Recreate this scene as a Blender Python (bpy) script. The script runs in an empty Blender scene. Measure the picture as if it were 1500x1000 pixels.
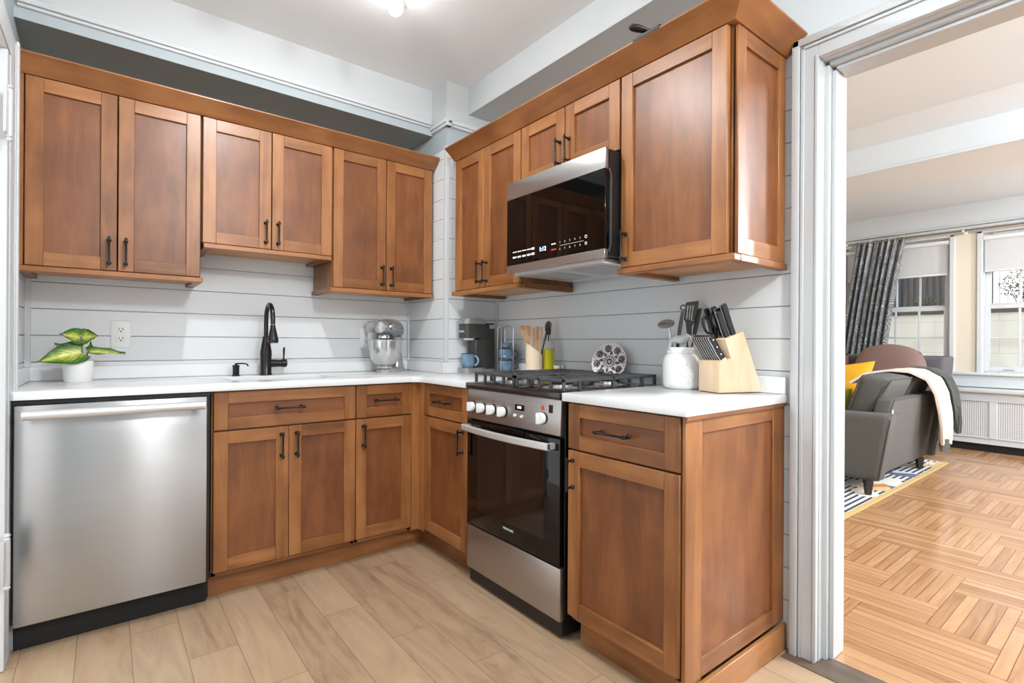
import bpy, bmesh, math, random
from mathutils import Vector, Matrix
random.seed(7)
C = bpy.context.scene.collection
R = math.radians
# ------------------------------------------------------------------ camera, sky, exposure
HC = 1.0924; YAW = 0.6675; FPX = 754.52; ROLL = 0.006
sc = bpy.context.scene
cam_d = bpy.data.cameras.new('camera'); cam = bpy.data.objects.new('camera', cam_d); C.objects.link(cam)
cam_d.sensor_width = 36.0; cam_d.lens = 36.0 * FPX / 1500.0; cam_d.shift_y = 2.06 / 1500.0
cam_d.clip_start = 0.02; cam_d.clip_end = 200
_f = Vector((math.sin(YAW), math.cos(YAW), 0)); _r = Vector((math.cos(YAW), -math.sin(YAW), 0)); _u = Vector((0, 0, 1))
_r2 = _r * math.cos(ROLL) + _u * math.sin(ROLL); _u2 = -_r * math.sin(ROLL) + _u * math.cos(ROLL)
M = Matrix((( _r2.x, _u2.x, -_f.x, 0), (_r2.y, _u2.y, -_f.y, 0), (_r2.z, _u2.z, -_f.z, HC), (0, 0, 0, 1)))
cam.matrix_world = M
sc.camera = cam
w = bpy.data.worlds.new('sky'); sc.world = w; w.use_nodes = True
wn = w.node_tree.nodes; wn['Background'].inputs[0].default_value = (0.985, 0.99, 1.0, 1); wn['Background'].inputs[1].default_value = 1.8
sc.view_settings.view_transform = 'Standard'; sc.view_settings.look = 'None'
sc.view_settings.gamma = 1.0; sc.view_settings.use_curve_mapping = False
sc.view_settings.exposure = 0.04
P_MAIN = 58.0      # kitchen spot head above the sink side
P_SIDE = 3.5       # the other heads
P_REAR = 105.0      # lamp further back in the kitchen
P_LIVING_FILL = 300.0  # added fill lamps of the living room

# ------------------------------------------------------------------ materials
def srgb(r, g, b):
    f = lambda c: (c / 255 / 12.92) if c / 255 <= 0.04045 else ((c / 255 + 0.055) / 1.055) ** 2.4
    return (f(r), f(g), f(b), 1)
def mat(name, col, rough=0.5, metal=0.0, bump=0.0, bscale=200, noise=0.0, nscale=8, spec=0.5, aniso=0, coat=0):
    m = bpy.data.materials.new(name); m.use_nodes = True; nt = m.node_tree; b = nt.nodes['Principled BSDF']
    b.inputs['Base Color'].default_value = col; b.inputs['Roughness'].default_value = rough; b.inputs['Metallic'].default_value = metal
    b.inputs['Specular IOR Level'].default_value = spec; b.inputs['Anisotropic'].default_value = aniso; b.inputs['Coat Weight'].default_value = coat
    tc = nt.nodes.new('ShaderNodeTexCoord')
    if noise > 0:
        n = nt.nodes.new('ShaderNodeTexNoise'); n.inputs['Scale'].default_value = nscale; n.inputs['Detail'].default_value = 4
        nt.links.new(tc.outputs['Object'], n.inputs['Vector'])
        mx = nt.nodes.new('ShaderNodeMix'); mx.data_type = 'RGBA'
        mx.inputs[6].default_value = tuple(c * (1 - noise) for c in col[:3]) + (1,); mx.inputs[7].default_value = tuple(min(1, c * (1 + noise)) for c in col[:3]) + (1,)
        nt.links.new(n.outputs['Fac'], mx.inputs[0]); nt.links.new(mx.outputs[2], b.inputs['Base Color'])
    if bump > 0:
        n = nt.nodes.new('ShaderNodeTexNoise'); n.inputs['Scale'].default_value = bscale; n.inputs['Detail'].default_value = 3
        nt.links.new(tc.outputs['Object'], n.inputs['Vector'])
        bp = nt.nodes.new('ShaderNodeBump'); bp.inputs['Strength'].default_value = bump; bp.inputs['Distance'].default_value = 0.002
        nt.links.new(n.outputs['Fac'], bp.inputs['Height']); nt.links.new(bp.outputs[0], b.inputs['Normal'])
    return m
def N(nt, t, **k):
    n = nt.nodes.new(t)
    for a, v in k.items(): setattr(n, a, v)
    return n
def math_n(nt, op, a, b=None):
    n = nt.nodes.new('ShaderNodeMath'); n.operation = op
    for i, v in enumerate((a, b)):
        if v is None: continue
        if isinstance(v, (int, float)): n.inputs[i].default_value = v
        else: nt.links.new(v, n.inputs[i])
    return n.outputs[0]
def ramp(nt, fac, stops):
    r = nt.nodes.new('ShaderNodeValToRGB'); e = r.color_ramp.elements
    while len(e) < len(stops): e.new(0.5)
    for i, (p, c) in enumerate(stops): e[i].position = p; e[i].color = c
    nt.links.new(fac, r.inputs[0]); return r.outputs[0]
def wood(name, dark, mid, light, scale, rough=0.3, spec=0.5, coat=0.0):
    """grain stretched along the small scale axis; 'tone' face attribute shifts every board"""
    m = bpy.data.materials.new(name); m.use_nodes = True; nt = m.node_tree; b = nt.nodes['Principled BSDF']
    tc = N(nt, 'ShaderNodeTexCoord'); at = N(nt, 'ShaderNodeAttribute', attribute_name='tone'); oi = N(nt, 'ShaderNodeObjectInfo')
    off = N(nt, 'ShaderNodeCombineXYZ'); o = math_n(nt, 'ADD', math_n(nt, 'MULTIPLY', at.outputs['Fac'], 37.0), math_n(nt, 'MULTIPLY', oi.outputs['Random'], 19.0))
    for i in range(3): nt.links.new(o, off.inputs[i])
    ad = N(nt, 'ShaderNodeVectorMath', operation='ADD'); nt.links.new(tc.outputs['Object'], ad.inputs[0]); nt.links.new(off.outputs[0], ad.inputs[1])
    mp = N(nt, 'ShaderNodeMapping'); mp.inputs['Scale'].default_value = scale; nt.links.new(ad.outputs[0], mp.inputs[0])
    n1 = N(nt, 'ShaderNodeTexNoise'); n1.inputs['Scale'].default_value = 1.0; n1.inputs['Detail'].default_value = 7; n1.inputs['Roughness'].default_value = 0.62; n1.inputs['Distortion'].default_value = 0.6
    nt.links.new(mp.outputs[0], n1.inputs['Vector'])
    n2 = N(nt, 'ShaderNodeTexNoise'); n2.inputs['Scale'].default_value = 5.0; n2.inputs['Detail'].default_value = 2
    nt.links.new(ad.outputs[0], n2.inputs['Vector'])
    f = math_n(nt, 'ADD', math_n(nt, 'MULTIPLY', n1.outputs['Fac'], 0.62), math_n(nt, 'MULTIPLY', n2.outputs['Fac'], 0.38))
    f = math_n(nt, 'ADD', f, math_n(nt, 'MULTIPLY', math_n(nt, 'SUBTRACT', at.outputs['Fac'], 0.5), 0.30))
    c = ramp(nt, f, [(0.33, dark), (0.5, mid), (0.68, light)])
    nt.links.new(c, b.inputs['Base Color']); b.inputs['Roughness'].default_value = rough; b.inputs['Specular IOR Level'].default_value = spec; b.inputs['Coat Weight'].default_value = coat
    b.inputs['Coat Roughness'].default_value = 0.25
    bp = N(nt, 'ShaderNodeBump'); bp.inputs['Strength'].default_value = 0.06; bp.inputs['Distance'].default_value = 0.001
    nt.links.new(n1.outputs['Fac'], bp.inputs['Height']); nt.links.new(bp.outputs[0], b.inputs['Normal'])
    return m
WD, WM, WL = srgb(106, 63, 32), srgb(140, 89, 48), srgb(166, 112, 66)
M_WV = wood('maple_stained_vertical', WD, WM, WL, (16, 16, 1.6), 0.36)
M_WH = wood('maple_stained_horizontal', WD, WM, WL, (1.6, 1.6, 16), 0.36)
PD, PM, PL = srgb(98, 56, 29), srgb(122, 73, 40), srgb(142, 89, 51)
M_WP = wood('maple_panel_vertical', PD, PM, PL, (16, 16, 3), 0.37)
M_WPH = wood('maple_panel_horizontal', PD, PM, PL, (3, 3, 16), 0.37)
M_RAW = wood('cabinet_underside_wood', srgb(176, 124, 78), srgb(196, 142, 92), srgb(212, 160, 108), (2, 2, 12), 0.45)
M_BEECH = wood('pale_beech', srgb(212, 180, 144), srgb(228, 200, 166), srgb(240, 216, 186), (14, 14, 2), 0.42)
M_BAMB = wood('bamboo_utensil', srgb(172, 126, 84), srgb(206, 160, 114), srgb(224, 184, 140), (30, 30, 4), 0.5)
M_WHITE = mat('white_paint', srgb(202, 204, 205), 0.42, noise=0.02, bump=0.05, bscale=60)
M_SHIP = mat('white_shiplap_paint', srgb(222, 225, 227), 0.4, noise=0.02, bump=0.03)
M_TRIM = mat('white_gloss_trim', srgb(208, 211, 213), 0.33, bump=0.03, bscale=20)
M_CEIL = mat('ceiling_paint', srgb(238, 240, 240), 0.7, noise=0.015, nscale=2)
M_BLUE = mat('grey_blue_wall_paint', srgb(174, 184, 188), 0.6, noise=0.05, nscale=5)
M_SOFF = mat('grey_blue_shaded_paint', srgb(146, 154, 152), 0.7, noise=0.05)  # grey blue of the beam with its underside shade put into the colour
M_GREYW = mat('pale_grey_wall_paint', srgb(196, 200, 202), 0.6)
M_BEIGE = mat('beige_wall_paint', srgb(226, 216, 198), 0.6)
M_QUARTZ = mat('white_quartz', srgb(230, 232, 234), 0.16, noise=0.012, nscale=14)
M_CASE = mat('trim_paint_darkened', srgb(194, 197, 199), 0.36)  # white trim colour darkened to offset the strong lamp light on the casings
M_BLACK = mat('black_metal', srgb(26, 25, 26), 0.35, metal=0.3)
M_BRONZE = mat('oil_rubbed_black', srgb(58, 56, 55), 0.24, metal=0.75)
M_BPLAST = mat('black_plastic', srgb(20, 20, 21), 0.35)
M_BMATTE = mat('black_matte', srgb(12, 12, 12), 0.7)
M_IRON = mat('cast_iron', srgb(72, 73, 75), 0.55, bump=0.2, bscale=300)
M_BGLASS = mat('black_glass', srgb(6, 5, 5), 0.04, spec=0.4)
M_CHROME = mat('chrome', srgb(225, 226, 228), 0.12, metal=1)
M_SATIN = mat('satin_silver', srgb(214, 214, 214), 0.38, metal=0.6)
M_WPLAST = mat('white_plastic', srgb(232, 233, 233), 0.35)
M_CERAM = mat('white_ceramic', srgb(236, 236, 234), 0.2)
M_SLOT = mat('outlet_slot', srgb(30, 30, 30), 0.6)
M_PRINT = mat('white_print', srgb(236, 236, 236), 0.5)
M_BLUEMUG = None
def emis(name, col, s):
    m = bpy.data.materials.new(name); m.use_nodes = True; b = m.node_tree.nodes['Principled BSDF']
    b.inputs['Base Color'].default_value = col; b.inputs['Emission Color'].default_value = col; b.inputs['Emission Strength'].default_value = s
    return m
def steel(name, col, rough, axis, smudge=0.0, an=0.0):
    m = bpy.data.materials.new(name); m.use_nodes = True; nt = m.node_tree; b = nt.nodes['Principled BSDF']
    b.inputs['Metallic'].default_value = 0.95
    if an:
        b.inputs['Anisotropic'].default_value = an; b.inputs['Anisotropic Rotation'].default_value = 0.25; tg = N(nt, 'ShaderNodeTangent'); tg.direction_type = 'RADIAL'; tg.axis = 'Z'; nt.links.new(tg.outputs[0], b.inputs['Tangent'])
    tc = N(nt, 'ShaderNodeTexCoord'); mp = N(nt, 'ShaderNodeMapping'); mp.inputs['Scale'].default_value = axis
    nt.links.new(tc.outputs['Object'], mp.inputs[0]); n = N(nt, 'ShaderNodeTexNoise'); n.inputs['Scale'].default_value = 1; n.inputs['Detail'].default_value = 3
    nt.links.new(mp.outputs[0], n.inputs['Vector'])
    c = ramp(nt, n.outputs['Fac'], [(0.3, tuple(x * 0.93 for x in col[:3]) + (1,)), (0.7, col)])
    nt.links.new(c, b.inputs['Base Color'])
    n3 = N(nt, 'ShaderNodeTexNoise'); n3.inputs['Scale'].default_value = 4; n3.inputs['Detail'].default_value = 4; nt.links.new(tc.outputs['Object'], n3.inputs['Vector'])
    rr = math_n(nt, 'ADD', rough - 0.06 - smudge / 2, math_n(nt, 'MULTIPLY', n3.outputs['Fac'], 0.12 + smudge)); nt.links.new(rr, b.inputs['Roughness'])
    bp = N(nt, 'ShaderNodeBump'); bp.inputs['Strength'].default_value = 0.05; bp.inputs['Distance'].default_value = 0.0006
    nt.links.new(n.outputs['Fac'], bp.inputs['Height']); nt.links.new(bp.outputs[0], b.inputs['Normal'])
    return m
M_STEEL = steel('brushed_stainless', srgb(182, 183, 184), 0.36, (3, 3, 500), 0.06, 0.75)
M_STEELD = steel('brushed_stainless_warm', srgb(178, 174, 172), 0.34, (3, 3, 500))
M_BOWL = steel('polished_bowl_steel', srgb(214, 214, 214), 0.2, (60, 60, 400))

# ------------------------------------------------------------------ mesh builder
class MB:
    def __init__(s): s.bm = bmesh.new(); s.tl = s.bm.faces.layers.float.new('tone'); s.mats = []
    def _tag(s, faces, mi=None, tone=None, smooth=False):
        t = random.random() if tone is None else tone
        idx = 0
        if mi is not None:
            if mi not in s.mats: s.mats.append(mi)
            idx = s.mats.index(mi)
        for f in faces: f[s.tl] = t; f.material_index = idx; f.smooth = True
    def raw(s, verts, faces, m=None, tone=None):
        vs = [s.bm.verts.new(v) for v in verts]; fs = []
        for f in faces:
            try: fs.append(s.bm.faces.new([vs[i] for i in f]))
            except ValueError: pass
        s._tag(fs, m, tone); return vs, fs
    def box(s, x0, x1, y0, y1, z0, z1, m=None, bev=0.0, tone=None, seg=1):
        x0, x1 = min(x0, x1), max(x0, x1); y0, y1 = min(y0, y1), max(y0, y1); z0, z1 = min(z0, z1), max(z0, z1)
        v = [(x0,y0,z0),(x1,y0,z0),(x1,y1,z0),(x0,y1,z0),(x0,y0,z1),(x1,y0,z1),(x1,y1,z1),(x0,y1,z1)]
        f = [(3,2,1,0),(4,5,6,7),(0,1,5,4),(1,2,6,5),(2,3,7,6),(3,0,4,7)]
        t = random.random() if tone is None else tone
        vs, fs = s.raw(v, f, m, t)
        if bev > 0:
            bev = min(bev, 0.45 * min(x1-x0, y1-y0, z1-z0))
            es = list({e for fa in fs for e in fa.edges})
            r = bmesh.ops.bevel(s.bm, geom=es, offset=bev, segments=seg, affect='EDGES', profile=0.5)
            s._tag(r['faces'], m, t)
        return vs
    def obox(s, c, ax, ay, az, hx, hy, hz, m=None, bev=0.0, tone=None, seg=1, taper=1.0):
        """oriented box: centre c, unit axes, half sizes; taper scales x,y at +z"""
        c, ax, ay, az = Vector(c), Vector(ax).normalized(), Vector(ay).normalized(), Vector(az).normalized()
        v = []
        for k in (-1, 1):
            q = taper if k == 1 else 1
            for (i, j) in ((-1,-1),(1,-1),(1,1),(-1,1)): v.append(c + ax*hx*i*q + ay*hy*j*q + az*hz*k)
        f = [(3,2,1,0),(4,5,6,7),(0,1,5,4),(1,2,6,5),(2,3,7,6),(3,0,4,7)]
        t = random.random() if tone is None else tone
        vs, fs = s.raw(v, f, m, t)
        if bev > 0:
            es = list({e for fa in fs for e in fa.edges})
            r = bmesh.ops.bevel(s.bm, geom=es, offset=bev, segments=seg, affect='EDGES', profile=0.5); s._tag(r['faces'], m, t)
    def prism(s, pts, d, m=None, tone=None, bev=0.0):
        """pts: 3-D polygon, d: extrusion vector"""
        d = Vector(d); n = len(pts); v = [Vector(p) for p in pts] + [Vector(p) + d for p in pts]
        f = [tuple(range(n))[::-1], tuple(range(n, 2*n))] + [(i, (i+1) % n, n+(i+1) % n, n+i) for i in range(n)]
        t = random.random() if tone is None else tone
        vs, fs = s.raw(v, f, m, t)
        if bev > 0:
            es = list({e for fa in fs for e in fa.edges})
            r = bmesh.ops.bevel(s.bm, geom=es, offset=bev, segments=2, affect='EDGES', profile=0.5); s._tag(r['faces'], m, t)
    def lathe(s, prof, c=(0,0,0), ax=(0,0,1), seg=28, m=None, tone=None, sx=1, sy=1, cap=True):
        """prof: list of (r, h) along axis from c"""
        az = Vector(ax).normalized(); t = Vector((1,0,0)) if abs(az.x) < 0.9 else Vector((0,1,0))
        u = (t - az * t.dot(az)).normalized(); w_ = az.cross(u); c = Vector(c); V = []; F = []
        for (r, h) in prof:
            for k in range(seg):
                a = 2*math.pi*k/seg; V.append(c + u*math.cos(a)*r*sx + w_*math.sin(a)*r*sy + az*h)
        for i in range(len(prof)-1):
            for k in range(seg):
                F.append((i*seg+k, i*seg+(k+1) % seg, (i+1)*seg+(k+1) % seg, (i+1)*seg+k))
        if cap:
            if prof[0][0] > 1e-5: F.append(tuple(range(seg))[::-1])
            if prof[-1][0] > 1e-5: F.append(tuple((len(prof)-1)*seg+k for k in range(seg)))
        s.raw(V, F, m, tone)
    def cyl(s, a, b, r, r2=None, seg=16, m=None, tone=None):
        a, b = Vector(a), Vector(b); s.lathe([(r, 0), (r if r2 is None else r2, (b-a).length)], a, b-a, seg, m, tone)
    def tube(s, pts, r, seg=10, m=None, tone=None, closed=False, flat=1.0, up=None):
        """sweep; r may be a list; flat scales second axis"""
        P = [Vector(p) for p in pts]; n = len(P); V = []; F = []
        rr = r if isinstance(r, (list, tuple)) else [r]*n
        prev = Vector(up) if up else None
        for i in range(n):
            if closed: T = (P[(i+1) % n] - P[i-1]).normalized()
            else: T = (P[min(i+1, n-1)] - P[max(i-1, 0)]).normalized()
            if prev is None: prev = Vector((0,0,1)) if abs(T.z) < 0.9 else Vector((1,0,0))
            u = (prev - T*prev.dot(T)).normalized(); prev = u; q = T.cross(u)
            for k in range(seg):
                a = 2*math.pi*k/seg; V.append(P[i] + u*math.cos(a)*rr[i]*flat + q*math.sin(a)*rr[i])
        for i in range(n if closed else n-1):
            j = (i+1) % n
            for k in range(seg): F.append((i*seg+k, i*seg+(k+1) % seg, j*seg+(k+1) % seg, j*seg+k))
        if not closed: F.append(tuple(range(seg))[::-1]); F.append(tuple((n-1)*seg+k for k in range(seg)))
        s.raw(V, F, m, tone)
    def grid(s, fn, nu, nv, m=None, tone=None, th=0.0):
        """fn(u,v)->point, optional thickness th along normals"""
        P = [[Vector(fn(i/nu, j/nv)) for j in range(nv+1)] for i in range(nu+1)]
        idx = lambda i, j: i*(nv+1)+j
        V = [P[i][j] for i in range(nu+1) for j in range(nv+1)]
        F = [(idx(i,j), idx(i+1,j), idx(i+1,j+1), idx(i,j+1)) for i in range(nu) for j in range(nv)]
        if th:
            Nn = []
            for i in range(nu+1):
                for j in range(nv+1):
                    a = P[min(i+1,nu)][j]-P[max(i-1,0)][j]; b = P[i][min(j+1,nv)]-P[i][max(j-1,0)]
                    c = a.cross(b); Nn.append(c.normalized() if c.length > 1e-9 else Vector((0,0,1)))
            k = len(V); V = V + [V[q] - Nn[q]*th for q in range(k)]
            F = F + [tuple(k+q for q in f[::-1]) for f in F]
            for i in range(nu):
                F.append((idx(i,0)+k, idx(i+1,0)+k, idx(i+1,0), idx(i,0))); F.append((idx(i,nv), idx(i+1,nv), idx(i+1,nv)+k, idx(i,nv)+k))
            for j in range(nv):
                F.append((idx(0,j), idx(0,j+1), idx(0,j+1)+k, idx(0,j)+k)); F.append((idx(nu,j)+k, idx(nu,j+1)+k, idx(nu,j+1), idx(nu,j)))
        s.raw(V, F, m, tone)
    def cushion(s, c, ax, ay, az, hx, hy, hz, m=None, n=14, p=0.55, pinch=0.0, rnd=0.0):
        """soft pillow: two bulging faces"""
        c, ax, ay, az = Vector(c), Vector(ax).normalized(), Vector(ay).normalized(), Vector(az).normalized()
        def side(sg):
            def fn(u, v):
                a, b = 2*u-1, 2*v-1
                k = (max(0, 1-abs(a)**2.6)*max(0, 1-abs(b)**2.6))**p
                sxx = (1 - pinch*(1-abs(b))*(abs(a)**3))*math.sqrt(1-rnd*b*b/2); syy = (1 - pinch*(1-abs(a))*(abs(b)**3))*math.sqrt(1-rnd*a*a/2)
                return c + ax*hx*a*sxx + ay*hy*b*syy + az*hz*k*sg
            return fn
        s.grid(side(1), n, n, m, 0.5); s.grid(side(-1), n, n, m, 0.5)
    def build(s, name, m=None, parent=None, local=False, sharp=38, merge=False):
        bm = s.bm
        if merge: bmesh.ops.remove_doubles(bm, verts=bm.verts, dist=1e-5)
        bmesh.ops.recalc_face_normals(bm, faces=bm.faces)
        lim = math.radians(sharp)
        for e in bm.edges:
            if len(e.link_faces) == 2:
                if e.calc_face_angle(0) > lim: e.smooth = False
        if parent is not None and not local:
            o = Vector((0,0,0)); p = parent
            while p is not None: o += p.location; p = p.parent
            bmesh.ops.translate(bm, vec=-o, verts=bm.verts)
        elif parent is None and not local:
            # origin at the base centre
            xs = [v.co for v in bm.verts]
            o = Vector(((min(v.x for v in xs)+max(v.x for v in xs))/2, (min(v.y for v in xs)+max(v.y for v in xs))/2, min(v.z for v in xs)))
            bmesh.ops.translate(bm, vec=-o, verts=bm.verts)
        me = bpy.data.meshes.new(name); bm.to_mesh(me); bm.free()
        if m is not None and not s.mats: me.materials.append(m)
        for q in s.mats: me.materials.append(q)
        ob = bpy.data.objects.new(name, me); C.objects.link(ob)
        if parent is not None: ob.parent = parent
        elif not local: ob.location = o
        return ob
def tag(o, label, cat, group=None):
    o['label'] = label; o['category'] = cat
    if group: o['group'] = group
    return o
def thing(name, label, cat, loc=(0,0,0), rz=0, group=None):
    o = bpy.data.objects.new(name, None); C.objects.link(o); o.location = loc; o.rotation_euler = (0, 0, rz); o.empty_display_size = 0.05
    return tag(o, label, cat, group)
def struct(mb, name, m, label=None, cat=None):
    o = mb.build(name, m); o['kind'] = 'structure'
    if label: o['label'] = label
    if cat: o['category'] = cat
    return o
def dup(o, loc=None, rz=None, label=None):
    r = o.copy(); C.objects.link(r)
    for ch in o.children:
        c = ch.copy(); C.objects.link(c); c.parent = r
        for g in ch.children:
            d = g.copy(); C.objects.link(d); d.parent = c
    if loc is not None: r.location = loc
    if rz is not None: r.rotation_euler = (0, 0, rz)
    if label: r['label'] = label
    return r
def text(body, size, loc, X, Y, m, parent, name, extrude=0.0003, local=False, label=None):
    cu = bpy.data.curves.new(name, 'FONT'); cu.body = body; cu.size = size; cu.extrude = extrude; cu.align_x = 'CENTER'; cu.align_y = 'CENTER'
    t = bpy.data.objects.new(name, cu); C.objects.link(t)
    dg = bpy.context.evaluated_depsgraph_get(); me = bpy.data.meshes.new_from_object(t.evaluated_get(dg))
    bpy.data.objects.remove(t)
    X, Y = Vector(X).normalized(), Vector(Y).normalized(); Z = X.cross(Y)
    mtx = Matrix(((X.x, Y.x, Z.x, loc[0]), (X.y, Y.y, Z.y, loc[1]), (X.z, Y.z, Z.z, loc[2]), (0,0,0,1)))
    me.transform(mtx)
    if not local:
        o = Vector((0,0,0)); p = parent
        while p is not None: o += p.location; p = p.parent
        me.transform(Matrix.Translation(-o))
    me.materials.clear(); me.materials.append(m)
    ob = bpy.data.objects.new(name, me); C.objects.link(ob); ob.parent = parent
    if label: ob['label'] = label
    return ob
# ------------------------------------------------------------------ the room
XL, XR, YB, XCOL, YCOL, ZT = -0.278, 1.93, 3.06, 1.553, 2.60, 0.914
S0, SH = 0.9956, 0.1177        # shiplap joint height and spacing
CEIL = 2.62
def tilefloor():
    m = bpy.data.materials.new('wood_look_plank_tile'); m.use_nodes = True; nt = m.node_tree; b = nt.nodes['Principled BSDF']
    tc = N(nt, 'ShaderNodeNewGeometry'); sp = N(nt, 'ShaderNodeSeparateXYZ'); nt.links.new(tc.outputs['Position'], sp.inputs[0])
    W, L = 0.1525, 0.92
    xs = math_n(nt, 'DIVIDE', math_n(nt, 'SUBTRACT', sp.outputs[0], 0.99 - 20*W), W)
    col = math_n(nt, 'FLOOR', xs); fx = math_n(nt, 'SUBTRACT', xs, col)
    # column index 20 (x .99-1.1425) ends at 1.454; each column to the right steps by -L/3
    ysft = math_n(nt, 'ADD', math_n(nt, 'SUBTRACT', sp.outputs[1], 1.454 - 20*L), math_n(nt, 'MULTIPLY', math_n(nt, 'SUBTRACT', col, 20.0), L/3))
    ys = math_n(nt, 'DIVIDE', ysft, L); row = math_n(nt, 'FLOOR', ys); fy = math_n(nt, 'SUBTRACT', ys, row)
    cid = N(nt, 'ShaderNodeCombineXYZ'); nt.links.new(col, cid.inputs[0]); nt.links.new(row, cid.inputs[1])
    wn_ = N(nt, 'ShaderNodeTexWhiteNoise'); wn_.noise_dimensions = '2D'; nt.links.new(cid.outputs[0], wn_.inputs['Vector'])
    mp = N(nt, 'ShaderNodeMapping'); mp.inputs['Scale'].default_value = (11, 1.7, 1); nt.links.new(tc.outputs['Position'], mp.inputs[0])
    ofs = N(nt, 'ShaderNodeVectorMath', operation='ADD'); sc_ = N(nt, 'ShaderNodeVectorMath', operation='SCALE'); sc_.inputs['Scale'].default_value = 9
    nt.links.new(wn_.outputs['Color'], sc_.inputs[0]); nt.links.new(mp.outputs[0], ofs.inputs[0]); nt.links.new(sc_.outputs[0], ofs.inputs[1])
    n1 = N(nt, 'ShaderNodeTexNoise'); n1.inputs['Scale'].default_value = 1.1; n1.inputs['Detail'].default_value = 6; n1.inputs['Distortion'].default_value = 1.5; n1.inputs['Roughness'].default_value = 0.6
    nt.links.new(ofs.outputs[0], n1.inputs['Vector'])
    f = math_n(nt, 'ADD', math_n(nt, 'MULTIPLY', n1.outputs['Fac'], 0.8), math_n(nt, 'MULTIPLY', wn_.outputs['Value'], 0.2))
    c = ramp(nt, f, [(0.25, srgb(140, 113, 88)), (0.42, srgb(172, 144, 116)), (0.62, srgb(184, 157, 128)), (0.8, srgb(194, 168, 140))])
    e = math_n(nt, 'MINIMUM', math_n(nt, 'MULTIPLY', math_n(nt, 'MINIMUM', fx, math_n(nt, 'SUBTRACT', 1.0, fx)), W), math_n(nt, 'MULTIPLY', math_n(nt, 'MINIMUM', fy, math_n(nt, 'SUBTRACT', 1.0, fy)), L))
    g = math_n(nt, 'LESS_THAN', e, 0.0011)
    mx = N(nt, 'ShaderNodeMix', data_type='RGBA'); nt.links.new(g, mx.inputs[0]); nt.links.new(c, mx.inputs[6]); mx.inputs[7].default_value = srgb(120, 98, 78)
    nt.links.new(mx.outputs[2], b.inputs['Base Color']); b.inputs['Roughness'].default_value = 0.38
    bp = N(nt, 'ShaderNodeBump'); bp.inputs['Strength'].default_value = 0.25; bp.inputs['Distance'].default_value = 0.001
    nt.links.new(math_n(nt, 'SUBTRACT', n1.outputs['Fac'], g), bp.inputs['Height']); nt.links.new(bp.outputs[0], b.inputs['Normal'])
    return m
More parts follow.
